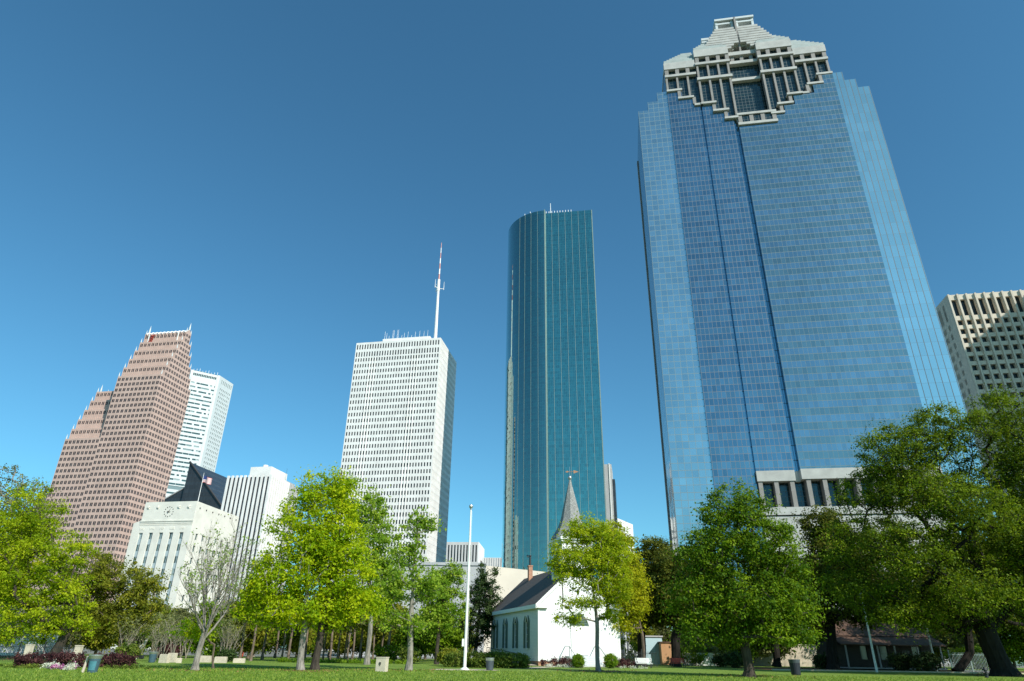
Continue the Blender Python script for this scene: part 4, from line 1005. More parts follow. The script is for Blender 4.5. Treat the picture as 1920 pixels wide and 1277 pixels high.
tree('oak', 'dark oak filling the gap between the round green tree and the huge oak', b0, 88, [(1545, 995, 42, 42), (1565, 1070, 60, 55), (1610, 1120, 60, 50), (1530, 1130, 50, 50), (1590, 1040, 50, 50)], 'darkoak', 'black', 560, 100, 0.26, 1.0, 0.6, 0.2, 28)
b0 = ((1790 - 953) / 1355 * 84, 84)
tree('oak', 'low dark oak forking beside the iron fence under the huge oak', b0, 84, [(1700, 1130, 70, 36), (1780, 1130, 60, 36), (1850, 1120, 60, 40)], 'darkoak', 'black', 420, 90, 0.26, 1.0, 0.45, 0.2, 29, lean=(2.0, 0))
for k, (x, y) in enumerate(((52, 36), (64, 80), (57.5, 61))):
    tree('oak', ('spreading oak out of view beyond the right edge, nearest the camera', 'spreading oak at the right edge of the view beside the porch house', 'spreading oak out of view beyond the right edge beside the huge oak')[k], (x, y), y, [(lambda p: (p[0], p[1], 150, 110))((CX + 1355 * x / y, 900 - k * 10)), (CX + 1355 * x / y - 90, 1000, 120, 80), (CX + 1355 * x / y + 90, 1000, 120, 80)], 'oak', 'black', 330, 70, 0.34, 1.3, 0.6, 0.2, 64 + k)

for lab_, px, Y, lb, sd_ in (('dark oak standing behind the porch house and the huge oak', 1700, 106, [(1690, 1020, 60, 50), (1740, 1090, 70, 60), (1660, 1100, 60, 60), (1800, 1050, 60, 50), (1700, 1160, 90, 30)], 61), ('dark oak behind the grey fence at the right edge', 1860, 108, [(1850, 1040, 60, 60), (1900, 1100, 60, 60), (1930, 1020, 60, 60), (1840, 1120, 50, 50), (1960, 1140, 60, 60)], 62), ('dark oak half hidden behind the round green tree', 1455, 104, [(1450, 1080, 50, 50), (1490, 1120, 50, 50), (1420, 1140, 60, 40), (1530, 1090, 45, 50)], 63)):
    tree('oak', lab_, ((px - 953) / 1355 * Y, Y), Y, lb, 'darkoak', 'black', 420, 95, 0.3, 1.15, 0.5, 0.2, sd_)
rg = np.random.default_rng(77); cc_ = [G(97, 1237), G(365, 1257), G(577, 1258), G(766, 1257), G(1122, 1259), G(1405, 1268), G(1885, 1266)]
pts = np.concatenate([np.stack([c[0] + rg.normal(size=200) * 2.6, c[1] + rg.normal(size=200) * 2.6, np.full(200, 0.035)], 1) for c in cc_])
V, t_ = leaves(pts, np.full(len(pts), 0.02), 1, 0.12, rg); lm = rawmesh('fallen_leaves', V, 4, t_); L['litter'] = leafmat('dry_leaf', (0.16, 0.09, 0.03), (0.36, 0.24, 0.09), 0.2); lm.materials.append(L['litter'])
lo = bpy.data.objects.new('fallen_leaves', lm); COL.objects.link(lo); tag(lo, 'dry fallen leaves scattered on the grass under the trees', 'leaves', kind='stuff')
# rows of slim trees in the middle distance: one built, the rest copied
def slim(name, label, leaf, bark, seed, h, tr, per=80, ls=0.3, gp=None):
    Y = 100.0; px = 953; s = 1500 / Y
    z = lambda q: 1220 - (q - CAMZ) * s
    return tree(name, label, (0, Y), Y, [(px, z(h * .86), h * .10 * s, h * .13 * s), (px, z(h * .72), h * .19 * s, h * .14 * s), (px - 4, z(h * .62), h * .2 * s, h * .09 * s)], leaf, bark, 70, per, ls, 0.7, tr, 0.55, seed, gp)
gs = 'slim trees of the middle-distance grove'
lab = 'slim reddish-trunked tree with an olive crown in the grove behind the lawn'
p1 = slim('grove_tree', lab, 'pale', 'pine', 31, 8.5, 0.14, gp=gs)
p2 = slim('grove_tree', lab, 'olive', 'pine', 32, 9.0, 0.17, gp=gs)
spots = [(455, 92), (476, 90), (497, 98), (533, 96), (545, 110), (610, 104), (622, 112), (637, 100), (650, 116), (664, 104), (678, 98), (690, 112), (702, 120), (718, 106), (730, 92), (520, 118), (440, 112), (655, 90), (575, 120), (600, 96)]
for i, (px, y) in enumerate(spots):
    x = (px - 953) / 1355 * y; pr = p1 if i % 2 else p2
    if i < 2: pr.location = (x, y, 0); pr.rotation_euler = (0, 0, i * 1.3)
    else: dup(pr, (x, y, 0), i * 2.1, 0.85 + 0.3 * rnd.random())
gs = 'trees of the wooded background behind the park'
lab = 'bushy green background tree in the wooded strip behind the park'
def bushy(leaf, bark, seed, h):
    Y = 100.0; s = 15.0; z = lambda q: 1220 - (q - CAMZ) * s
    return tree('background_tree', lab, (0, Y), Y, [(953, z(h * .78), h * .2 * s, h * .2 * s), (945, z(h * .5), h * .3 * s, h * .24 * s), (962, z(h * .36), h * .32 * s, h * .22 * s)], leaf, bark, 130, 80, 0.3, 0.8, 0.2, 0.2, seed, gs)
q1 = bushy('green', 'brown', 33, 7.0); q2 = bushy('olive', 'brown', 34, 7.4); q3 = bushy('pale', 'grey', 35, 7.0)
bs = [(20, 122), (70, 118), (150, 120), (260, 110), (310, 118), (415, 120), (590, 132), (745, 125), (790, 118), (840, 112), (870, 124), (1310, 116), (1350, 124), (1420, 122), (1480, 118), (1540, 126), (185, 104), (120, 108), (770, 104), (640, 128), (330, 106), (380, 108), (440, 124), (480, 128), (520, 130), (560, 126), (620, 134), (680, 130), (710, 128), (350, 126), (230, 122), (470, 108), (290, 128), (820, 100), (800, 128), (1460, 108), (1390, 108), (1215, 126), (1245, 130), (1285, 124), (1330, 132), (1860, 116), (1900, 112), (1830, 122), (1800, 114), (1930, 118), (1760, 118), (1600, 120), (1650, 116), (10, 106), (50, 112)]
for i, (px, y) in enumerate(bs):
    x = (px - 953) / 1355 * y; pr = (q1, q2, q3)[i % 3]
    if i < 3: pr.location = (x, y, 0)
    else: dup(pr, (x, y, 0), i * 1.7, 0.85 + 0.35 * rnd.random())
# pale multi-stem birch-like clumps
gs = 'pale bare multi-stem shrubs'
rr = random.Random(8)
def stemclump(c, n=7):
    T = thing('bare_shrub', 'bare pale multi-stem shrub behind the left lawn', 'shrub', c, gs); b = MB()
    for k in range(n):
        a = rr.random() * 6.28; l = .5 + rr.random() * 1.1; h = 2.6 + rr.random() * 1.6
        p = [(c[0], c[1], 0), (c[0] + math.cos(a) * l * .35, c[1] + math.sin(a) * l * .35, h * .5), (c[0] + math.cos(a) * l, c[1] + math.sin(a) * l, h)]
        b.tube(p, [.035, .028, .012], 5)
        for j in range(5):
            q = [p[1][i] * (1 - j / 5) + p[2][i] * j / 5 for i in range(3)]; e = rr.random() * 6.28
            b.tube([q, (q[0] + math.cos(e) * .6, q[1] + math.sin(e) * .6, q[2] + .7)], [.018, .008], 4)
    b.build('stems', BK['pale'], T)
    rg = np.random.default_rng(int(c[0] * 10) % 97 + 200); C = np.stack([c[0] + rg.normal(size=26) * .8, c[1] + rg.normal(size=26) * .8, 2.4 + rg.random(26) * 2.4], 1)
    V, t_ = leaves(C, np.full(26, .55), 16, 0.16, rg); me = rawmesh('foliage', V, 4, t_); me.materials.append(L['pale']); o = bpy.data.objects.new('foliage', me); COL.objects.link(o); put(o, T)
for px, y in ((236, 84), (248, 88), (300, 80), (312, 84), (330, 78), (418, 86), (428, 84), (438, 88), (270, 92), (345, 90), (355, 96), (290, 96)):
    stemclump(((px - 953) / 1355 * y, y))

# ------------------------------------------------------------------ church
M['paleblue'] = mat('pale_blue_wall', (0.45, 0.62, 0.68), 0.7, 0.05, 1); M['hut'] = mat('orange_wall', (0.50, 0.28, 0.14), 0.8, 0.1, 1)
def sidingmat():
    m, t, p = newmat('white_clapboard'); tc = N(t, "ShaderNodeTexCoord"); sp = N(t, "ShaderNodeSeparateXYZ"); t.links.new(tc.outputs['Object'], sp.inputs[0])
    f = math_n(t, 'FRACT', math_n(t, 'DIVIDE', sp.outputs[2], 0.16))
    bp = N(t, "ShaderNodeBump"); bp.inputs["Strength"].default_value = 0.7; bp.inputs["Distance"].default_value = 0.03; t.links.new(math_n(t, 'SUBTRACT', 1.0, f), bp.inputs["Height"]); t.links.new(bp.outputs[0], p.inputs["Normal"])
    ln = math_n(t, 'LESS_THAN', f, 0.12); nz = noise(t, 1.2)
    t.links.new(mix_n(t, ln, ramp(t, nz, [(0.3, (0.70, 0.71, 0.70)), (0.7, (0.78, 0.78, 0.765))]), (0.46, 0.48, 0.49)), p.inputs["Base Color"]); p.inputs["Roughness"].default_value = 0.55
    return m
def shinglemat():
    m, t, p = newmat('weathered_shingles'); tc = N(t, "ShaderNodeTexCoord"); br = N(t, "ShaderNodeTexBrick"); mp = N(t, "ShaderNodeMapping"); mp.inputs["Rotation"].default_value = (math.radians(90), 0, 0)
    t.links.new(tc.outputs['Object'], mp.inputs[0]); t.links.new(mp.outputs[0], br.inputs["Vector"]); br.inputs["Scale"].default_value = 2.2; br.inputs["Brick Width"].default_value = 0.5; br.inputs["Row Height"].default_value = 0.42; br.inputs["Mortar Size"].default_value = 0.03
    br.inputs["Color1"].default_value = (0.24, 0.24, 0.235, 1); br.inputs["Color2"].default_value = (0.40, 0.40, 0.385, 1); br.inputs["Mortar"].default_value = (0.06, 0.055, 0.05, 1)
    t.links.new(mix_n(t, 0.6, br.outputs[0], ramp(t, noise(t, 5), [(0.3, (0.13, 0.13, 0.125)), (0.7, (0.42, 0.42, 0.40))])), p.inputs["Base Color"]); p.inputs["Roughness"].default_value = 0.9; p.inputs["Specular IOR Level"].default_value = 0.15
    return m
M['siding'] = sidingmat(); M['shingle'] = shinglemat()
M['roofs'] = mat('dark_roof_shingles', (0.13, 0.115, 0.105), 0.95, 0.3, 4, stretch=(1, 1, 4), spec=0.1)
M['brick'] = mat('old_brick', (0.42, 0.22, 0.14), 0.9, 0.3, 5)
M['shutter'] = mat('green_shutter', (0.07, 0.12, 0.10), 0.6, 0.1, 3)
M['copper'] = mat('weathered_copper', (0.42, 0.22, 0.12), 0.5, 0.1, 2, metal=0.5)
def church():
    Nc = np.array((3.77, 88.0)); W, Lc = 10.9, 23.0; ez, rz_ = 7.1, 11.95
    T = thing('church', 'white clapboard church with a shingled steeple and dark roof', 'church', Nc)
    F = Fr(Nc, 74.0); S = Fr(Nc - Lc * dirv(74 - 90 + 180) , 74 - 90 + 180)      # left wall runs from the back to the front corner
    D = Fr(Nc + Lc * dirv(-16), 164)
    w_ = MB(); P = F.P
    w_.poly([P(0, 0, 0.5), P(W, 0, 0.5), P(W, 0, ez), P(W / 2, 0, rz_ - .15), P(0, 0, ez)])
    w_.poly([P(W, 0, .5), P(W, -Lc, .5), P(W, -Lc, ez), P(W, 0, ez)]); w_.poly([P(W, -Lc, .5), P(0, -Lc, .5), P(0, -Lc, ez), P(W / 2, -Lc, rz_ - .15), P(W, -Lc, ez)])
    wins = []
    sh = []
    cols = []
    for k in range(4):
        t_ = Lc - (4.6 + k * 5.1); cols.append((t_ - .55, t_ + .55))
    cols = sorted(cols)
    grid(w_, wins, D, 0, Lc, 0.5, ez, cols, [(1.9, 5.0)], .18)
    w_.build('wall', M['siding'], T)
    for (a, b) in cols:
        f_ = MB(); m_ = (a + b) / 2
        f_.poly([D.P(a, -.17, 1.9), D.P(b, -.17, 1.9), D.P(b, -.17, 5.0), D.P(a, -.17, 5.0)])
        f_.poly([D.P(a, .03, 5.0), D.P(b, .03, 5.0), D.P(m_ + .3, .03, 5.5), D.P(m_, .03, 5.8), D.P(m_ - .3, .03, 5.5)])
        wd = f_.build('window', M['win_dark'], T)
        fr_ = MB()
        for z in (1.9, 2.7, 3.5, 4.3, 5.0): fbox(fr_, D, a, b, -.16, -.08, z - .03, z + .03)
        fbox(fr_, D, m_ - .03, m_ + .03, -.16, -.1, 1.9, 5.0)
        for (u0, v0), (u1, v1) in (((a, 5.0), (m_ - .3, 5.5)), ((m_ - .3, 5.5), (m_, 5.85)), ((m_, 5.85), (m_ + .3, 5.5)), ((m_ + .3, 5.5), (b, 5.0))):
            fr_.tube([D.P(u0, .06, v0), D.P(u1, .06, v1)], [.06, .06], 5)
        fbox(fr_, D, a - .1, b + .1, 0, .1, 1.78, 1.9); fr_.build('frame', M['paint'], wd)
        for sgn in (-1, 1):
            s_ = MB(); u0 = a - .62 if sgn < 0 else b + .08
            pts = [(u0, 1.9), (u0 + .55, 1.9), (u0 + .55, 5.0 if sgn > 0 else 5.6), (u0 + .28, 5.5), (u0, 5.6 if sgn > 0 else 5.0)]
            pts = [(u0, 1.9), (u0 + .55, 1.9), (u0 + .55, 5.1 if sgn > 0 else 5.75), (u0, 5.75 if sgn > 0 else 5.1)]
            s_.poly([D.P(u, .12, v) for u, v in pts])
            for i in range(4):
                p, q = pts[i], pts[(i + 1) % 4]; s_.poly([D.P(p[0], .02, p[1]), D.P(q[0], .02, q[1]), D.P(q[0], .12, q[1]), D.P(p[0], .12, p[1])])
            for z in range(11): fbox(s_, D, u0 + .07, u0 + .48, .12, .15, 2.05 + z * .28, 2.17 + z * .28)
            s_.build('shutter', M['shutter'], T)
    b = MB(); fbox(b, F, .02, W - .02, -Lc + .02, -.02, 0, .5); b.build('foundation', M['brick'], T)
    # roof slabs with overhang
    r = MB(); ov = .45; sl = (rz_ - ez) / (W / 2)
    for sg in (0, 1):
        X = (lambda s: s) if not sg else (lambda s: W - s)
        e0, rg_ = (-ov, ez - sl * ov), (W / 2, rz_)
        for dz, fl in ((.0, 1), (.18, 0)):
            q = [P(X(e0[0]), .4, e0[1] + dz), P(X(rg_[0]), .4, rg_[1] + dz), P(X(rg_[0]), -Lc - .4, rg_[1] + dz), P(X(e0[0]), -Lc - .4, e0[1] + dz)]
            r.poly(q if (fl ^ sg) == 0 else q[::-1])
    r.build('roof', M['roofs'], T)
    e = MB()
    for sg in (0, 1):
        X = (lambda s: s) if not sg else (lambda s: W - s)
        for oo in (.42,):
            q = [(X(-ov), ez - sl * ov - .25), (X(W / 2), rz_ - .25), (X(W / 2), rz_ + .2), (X(-ov), ez - sl * ov + .2)]
            e.poly([P(s, oo, z) for s, z in q]); e.poly([P(s, oo - .14, z) for s, z in q][::-1]); e.poly([P(q[0][0], oo - .14, q[0][1]), P(q[0][0], oo, q[0][1]), P(q[1][0], oo, q[1][1]), P(q[1][0], oo - .14, q[1][1])])
        a, b_ = sorted((X(-ov - .02), X(-ov + .1))); fbox(e, F, a, b_, -Lc - .4, .42, ez - sl * ov - .28, ez - sl * ov + .19)
        a, b_ = sorted((X(-ov), X(0))); fbox(e, F, a, b_, -Lc - .3, .3, ez - .42, ez - .30)
        a, b_ = sorted((X(-ov), X(1.2))); fbox(e, F, a, b_, .02, .42, ez - .62, ez - .42)
        a, b_ = sorted((X(-.03), X(.18))); fbox(e, F, a, b_, -.15, .04, .5, ez - .45)
    e.build('trim', M['paint'], T)
    # belfry and steeple
    hw = 2.15; m_ = W / 2; bz = 15.0
    t = MB(); fbox(t, F, m_ - hw, m_ + hw, -2 * hw + .12, .12, 7.3, bz); t.build('belfry', M['siding'], T)
    t = MB(); fbox(t, F, m_ - hw - .3, m_ + hw + .3, -2 * hw - .18, .42, bz - .05, bz + .28); fbox(t, F, m_ - hw - .14, m_ + hw + .14, -2 * hw, .26, bz - .4, bz - .06); t.build('trim', M['paint'], T)
    lv = MB()
    for z in range(9): fbox(lv, F, m_ - .8, m_ + .8, .13, .22, 11.4 + z * .27, 11.55 + z * .27)
    lv.build('louvre', M['shutter'], T)
    lv = MB(); LF = Fr(F.xy(m_ - hw, -2 * hw + .12), 164)
    for z in range(9): fbox(lv, LF, hw - .8, hw + .8, .01, .1, 11.4 + z * .27, 11.55 + z * .27)
    lv.build('louvre', M['shutter'], T)
    cx, cy = F.xy(m_, -hw + .12); s_ = MB()
    prof = [(2.62, bz + .28), (2.1, bz + 1.1), (1.62, bz + 2.0), (1.28, bz + 3.0), (.95, bz + 4.6), (.5, bz + 6.6), (.06, bz + 8.6)]
    def ring(rad, z, f_):
        pts = []
        for k in range(8):
            a = math.radians(45 * k + 22.5); u, v = math.cos(a), math.sin(a)
            m8 = rad / math.cos(math.radians(22.5)) * (1 - f_) + f_ * rad / max(abs(u), abs(v))
            pts.append((cx + m8 * (u * F.u[0] + v * F.n[0]), cy + m8 * (u * F.u[1] + v * F.n[1]), z))
        return pts
    rs = [ring(rd, z, max(0, 1 - i / 3)) for i, (rd, z) in enumerate(prof)]
    for A, B in zip(rs[:-1], rs[1:]):
        for k in range(8): s_.poly([A[k], A[(k + 1) % 8], B[(k + 1) % 8], B[k]])
    s_.build('steeple', M['shingle'], T)
    v = MB(); v.lathe((cx, cy, bz + 8.4), [(0, 0), (.2, .12), (.28, .32), (.2, .52), (0, .62)], 12); v.tube([(cx, cy, bz + 8.9), (cx, cy, bz + 10.3)], [.035, .03], 6)
    fin = v.build('finial', M['metal'], T)
    a = MB(); z = bz + 9.6
    a.tube([(cx - .6, cy, z), (cx + 1.1, cy, z)], [.03, .03], 5)
    for pts in ([(.55, z), (1.25, z + .02), (.55, z + .24)], [(.55, z), (.55, z - .24), (1.25, z + .02)], [(-.6, z - .05), (-.35, z + .14), (-.1, z), (-.35, z - .14)]):
        a.poly([(cx + p, cy - .02, q) for p, q in pts]); a.poly([(cx + p, cy + .02, q) for p, q in pts][::-1])
    a.build('weathervane', M['copper'], T)
    # chimney
    q = F.xy(m_ - .6, -18.4); c = MB(); c.box((q[0], q[1], 12.3), (.62, .62, 2.4), 0, math.radians(16)); c.box((q[0], q[1], 13.55), (.74, .74, .16), 0, math.radians(16)); ch = c.build('chimney', M['brick'], T)
    c = MB(); c.tube([(q[0], q[1], 13.6), (q[0], q[1], 15.0)], [.17, .15], 8); c.tube([(q[0], q[1], 15.0), (q[0], q[1], 15.15)], [.22, .22], 8); c.build('chimney_pipe', M['steel'], ch)
    # doorway, steps, rails
    d = MB(); fbox(d, F, m_ - 1.15, m_ - .02, .02, .1, 1.25, 4.5); fbox(d, F, m_ + .02, m_ + 1.15, .02, .1, 1.25, 4.5); d.build('door', M['paint'], T)
    d = MB(); d.poly([P(m_ - 1.3, .08, 4.55), P(m_ + 1.3, .08, 4.55), P(m_ + .95, .08, 5.4), P(m_, .08, 6.15), P(m_ - .95, .08, 5.4)]); d.build('transom', M['shutter'], T)
    d = MB()
    for z in range(5): fbox(d, F, m_ - 1.15 + z * .12, m_ + 1.15 - z * .12, .08, .13, 4.7 + z * .26, 4.8 + z * .26)
    d.build('louvre', M['shutter'], T)
    for k in range(5):
        b = MB(); fbox(b, F, m_ - 2.0, m_ + 2.0, 0.05, 1.6 + (4 - k) * .36, k * .22 + .01, (k + 1) * .22); b.build('step', M['greygran'], T)
    for sgn in (-1, 1):
        h = MB(); s = m_ + sgn * 1.95
        h.tube([P(s, 3.4, .1), P(s, 3.4, 1.1)], [.05, .05], 6); h.tube([P(s, 1.4, 1.1), P(s, 1.4, 2.2)], [.05, .05], 6); h.tube([P(s, 3.5, 1.1), P(s, 1.4, 2.2), P(s, .1, 2.2)], [.06, .06, .06], 6); h.build('handrail', M['metal'], T)
    # ramp beside the left wall
    R = thing('wheelchair_ramp', 'dark railed ramp along the shaded left wall of the church', 'ramp', D.xy(14, 1.2))
    r = MB()
    r.poly([D.P(4, .3, 1.0), D.P(4, 1.6, 1.0), D.P(23.6, 1.6, .05), D.P(23.6, .3, .05)][::-1]); r.poly([D.P(4, 1.6, 0), D.P(23.6, 1.6, 0), D.P(23.6, 1.6, .05), D.P(4, 1.6, 1.0)]); r.build('deck', M['path'], R)
    h = MB(); h.tube([D.P(4, 1.6, 2.0), D.P(22.5, 1.6, 1.15)], [.05, .05], 6)
    for k in range(12):
        u = 4 + k * 1.68; z = 1.0 - (u - 4) / 19.6 * .95; h.tube([D.P(u, 1.6, z), D.P(u, 1.6, z + 1.0)], [.03, .03], 5)
    h.build('railing', M['steel'], R)
    return F, D, P
F_, D_, P_ = church()

# ------------------------------------------------------------------ paths and beds
q = F_.P(5.45, 3.6, 0)
sheet('path', [G(955, 1253.5), G(1010, 1250.2), F_.xy(1.5, 3.2), F_.xy(9.5, 3.6), F_.xy(9.5, 5.0), F_.xy(1, 5.0), G(1000, 1253.5)], 0.008, M['path'])
fpx, fpy = G(871, 1256)
sheet('flagpole_pad', blob(fpx, fpy, 2.4, 0.05, 24, 1.3), 0.008, M['path'])
for nm, (px, py), r_ in (('soil', (1122, 1259), 1.7), ('soil', (577, 1258), 1.9), ('soil', (365, 1257), .8), ('soil', (1405, 1269), 1.3), ('soil', (1885, 1267), 3.2)):
    c = G(px, py); sheet('soil_patch', blob(c[0], c[1], r_, 0.5, 20, 1.2, int(px)), 0.010, M['soil'])
y0 = 82.0
b = MB(); b.box((52, 82.5, 0.07), (44, 0.35, 0.14)); tag(b.build('kerb', M['path']), kind='structure')
sheet('pavement', [(30, 82.7), (90, 82.7), (90, 100), (30, 100)], 0.008, M['soil'])

# ------------------------------------------------------------------ park furniture
M['binblue'] = mat('blue_grey_bin', (0.05, 0.10, 0.13), 0.45, 0.12, 4)
M['bindark'] = mat('slate_bin', (0.06, 0.075, 0.09), 0.5, 0.12, 4)
M['binshade'] = mat('shade_dark_bin', (0.012, 0.016, 0.028), 0.6, 0.1, 4); M['binteal'] = mat('teal_panel', (0.06, 0.20, 0.24), 0.5, 0.1, 4)  # first bin colour is darkened to carry the shade it stands in
M['stone'] = mat('pale_stone', (0.55, 0.48, 0.38), 0.9, 0.15, 2.5, bump=0.4)
M['fence'] = mat('black_iron', (0.02, 0.022, 0.024), 0.45, 0.1, 4)
def bin_(label, c, mt, h=0.95, r=0.36, flare=True, panel=False):
    T = thing('litter_bin', label, 'litter bin', c, 'litter bins on the lawn')
    b = MB(); b.lathe((*c, 0), [(0, 0.02), (r * .82, 0.02), (r * .86, .1), (r, h * .78), (r * .98, h * .8)], 20); b.build('body', mt, T, True)
    b = MB(); b.lathe((*c, 0), [(r * 1.0, h * .78), (r * (1.25 if flare else 1.08), h * .96), (r * (1.25 if flare else 1.08), h), (r * .7, h * .99), (r * .6, h * .85), (0, h * .85)], 20); b.build('rim', M['metal'] if mt is not M['binshade'] else M['bindark'], T, True)  # the shaded bin's rim is darkened too instead of plain metal
    if panel:
        b = MB()
        for k in range(5):
            a0 = math.radians(-110 + k * 14); a1 = a0 + math.radians(14); rr_ = r * 1.0
            b.poly([(c[0] + rr_ * .93 * math.cos(a0), c[1] + rr_ * .93 * math.sin(a0), .16), (c[0] + rr_ * .93 * math.cos(a1), c[1] + rr_ * .93 * math.sin(a1), .16), (c[0] + rr_ * 1.02 * math.cos(a1), c[1] + rr_ * 1.02 * math.sin(a1), .66), (c[0] + rr_ * 1.02 * math.cos(a0), c[1] + rr_ * 1.02 * math.sin(a0), .66)])
        b.build('panel', M['binteal'], T)
c1 = G(172, 1262); bin_('blue-grey litter bin with a flared rim in front of the plum hedge', c1, M['binblue'], 1.02, .33, True, True)
c2 = G(284, 1242.5); bin_('blue-grey litter bin behind the lawn right of the plum hedge', c2, M['binblue'], 1.0, .36)
c3 = G(918, 1257); bin_('slate litter bin with a metal top in front of the clipped hedge', c3, M['bindark'], 1.0, .36, False)
c4 = G(1493, 1266); bin_('dark litter bin in the shade right of the round green tree', c4, M['binshade'], 1.25, .46, False)
b = MB(); x, y = c1[0] - .55, c1[1] + .1; T = thing('post', 'short pale wooden post leaning beside the front litter bin', 'post', (x, y))
b.tube([(x - .1, y, 0), (x + .02, y, .86)], [.09, .08], 8); b.lathe((x + .02, y, .86), [(.1, 0), (.1, .05), (0, .08)], 8); b.build('shaft', M['stone'], T)
# stone marker
c = G(714, 1259.5); T = thing('stone_marker', 'square pale stone marker with a small dark plaque on the lawn', 'marker', c)
b = MB(); b.box((c[0], c[1] + .3, .48), (.78, .62, .96), 0, math.radians(-14)); b.box((c[0], c[1] + .3, .99), (.84, .68, .06), 0, math.radians(-14)); b.build('block', M['stone'], T)
b = MB(); b.box((c[0] - .12, c[1] - .012, .58), (.16, .03, .16), 0, math.radians(-14)); b.box((c[0] - .12, c[1] - .012, .46), (.05, .03, .1), 0, math.radians(-14)); b.build('plaque', M['bronze'], T)
# flagpole
T = thing('flagpole', 'tall bare white flagpole with a ball finial on the lawn', 'flagpole', (fpx, fpy))
ztop = float(aty(880, 956, fpy)[2])
b = MB(); b.tube([(fpx, fpy, 0), (fpx, fpy, ztop * .5), (fpx, fpy, ztop)], [.145, .115, .07], 12); b.build('pole', M['paint'], T, True)
b = MB(); b.lathe((fpx, fpy, ztop), [(0, 0), (.1, .03), (.06, .1), (.17, .22), (.2, .34), (.17, .46), (0, .54)], 12); b.build('finial', M['metal'], T, True)
b = MB(); b.lathe((fpx, fpy, 0), [(.42, 0), (.42, .06), (.26, .14), (.2, .2)], 16); b.build('base_collar', M['paint'], T)
b = MB(); b.box((fpx - .24, fpy, 2.2), (.16, .3, .62)); b.build('control_box', M['paint'], T)
b = MB(); b.tube([(fpx + .22, fpy, 1.4), (fpx + .12, fpy, ztop - .1)], [.012, .012], 4); b.build('halyard', M['paint'], T)
# hedges and shrubs
hA, hB = G(838, 1254), G(987, 1251)
bush('hedge', 'clipped yellow-green hedge between the flagpole and the church ramp', (3.2, 72.5), (3.2, 1.1, 1.45), 'hedge', 300, 60, 0.13, 0.26, 41, 'hedge', boxy=True, stem=False) if False else None
x0, x1 = (838 - 953) / 1355 * 72, (988 - 953) / 1355 * 76
bush('hedge', 'clipped yellow-green hedge between the flagpole and the church ramp', ((x0 + x1) / 2, 74.5), ((x1 - x0) / 2, 1.4, 1.45), 'hedge', 420, 60, 0.15, 0.3, 41, 'hedge', boxy=True)
for lab_, px, py, r_ in (('round clipped bright green bush left of the church steps', 1085, 1251, .78), ('round clipped bright green bush right of the church steps', 1146, 1251, .80)):
    y = 80.0; bush('round_bush', lab_, ((px - 953) / 1355 * y, y), (r_, r_, r_ * 1.85), 'box', 110, 60, 0.1, 0.2, int(px), 'bush')
for lab_, px, w__, y in (('low plum-coloured shrub row along the front wall left of the church steps', 1048, 1.9, 83.5), ('low plum-coloured shrub row right of the church steps', 1170, 1.5, 84.5)):
    bush('plum_shrub', lab_, ((px - 953) / 1355 * y, y), (w__ * 1.05, .6, .95), 'purple', 70, 50, 0.12, 0.25, int(px), boxy=True)
bush('flower_bed', 'low bed of white flowers in front of the church steps', ((1060 - 953) / 1355 * 80.5, 80.5), (2.0, .6, .38), 'whitef', 40, 26, 0.09, 0.2, 51, 'flowers', boxy=True, stem=False)
bush('flower_bed', 'low bed of white flowers near the park bench', ((1188 - 953) / 1355 * 80, 80), (1.5, .5, .3), 'whitef', 26, 20, 0.09, 0.18, 52, 'flowers', boxy=True, stem=False)
for k, (px, y, w__, dd) in enumerate(((115, 54.5, 2.7, .9), (220, 57, 1.6, .8))):
    bush('plum_hedge', ('long plum-coloured hedge behind the front litter bin', 'short plum-coloured hedge right of the front litter bin')[k], ((px - 953) / 1355 * y, y), (w__, dd, 1.0), 'purple', int(150 * w__ / 2), 60, 0.11, 0.26, 53 + k, 'hedge', boxy=True)
for k, (px, y, w__, lf) in enumerate(((133, 50.5, .75, 'pink'), (108, 51.5, .6, 'whitef'), (60, 52, 2.0, 'hedge'), (250, 53.5, 1.6, 'hedge'), (145, 49.6, .28, 'whitef'))):
    bush('flower_bed', ('clump of pink flowers in front of the plum hedge', 'clump of white flowers left of the pink ones', 'low green ground cover left of the pink flowers', 'low green ground cover right of the front litter bin', 'small white flower cushion beside the pink flowers')[k], ((px - 953) / 1355 * y, y), (w__, .4, .42 if lf != 'hedge' else .35), lf, 26, 40, 0.09, 0.17, 55 + k, 'flowers', boxy=True, stem=False)
for k, (px, y, r_, lf) in enumerate(((770, 88, 1.3, 'hedge'), (730, 92, 1.5, 'green'), (845, 80, 1.2, 'olive'), (405, 88, 1.1, 'box'), (430, 84, .9, 'conifer'), (320, 90, 1.3, 'purple'), (245, 80, 1.2, 'hedge'), (1382, 92, 1.3, 'conifer'), (1355, 96, 1.2, 'conifer'), (1545, 90, 1.3, 'conifer'), (1690, 86, 1.4, 'conifer'), (1735, 84, 1.5, 'conifer'), (1178, 104, 2.4, 'box'), (1298, 106, 2.2, 'box'))):
    bush('shrub', ('yellow-green shrub right of the grove', 'dark green shrub among the grove trunks', 'olive shrub behind the forked tree', 'low bright shrub between the stone blocks', 'dark round shrub beside the stone blocks', 'reddish shrub behind the pale stone blocks', 'light green shrub behind the rear litter bin', 'dark shrub left of the round green tree trunk', 'dark shrub farther left of the round tree trunk', 'dark shrub left of the porch house', 'dark shrub in front of the porch house', 'large dark shrub at the right end of the porch', 'bright green shrub behind the iron fence', 'bright green shrub behind the red bench')[k], ((px - 953) / 1355 * y, y), (r_ * 1.2, r_, r_ * 1.5), lf, 60, 55, 0.18, 0.42, 70 + k)
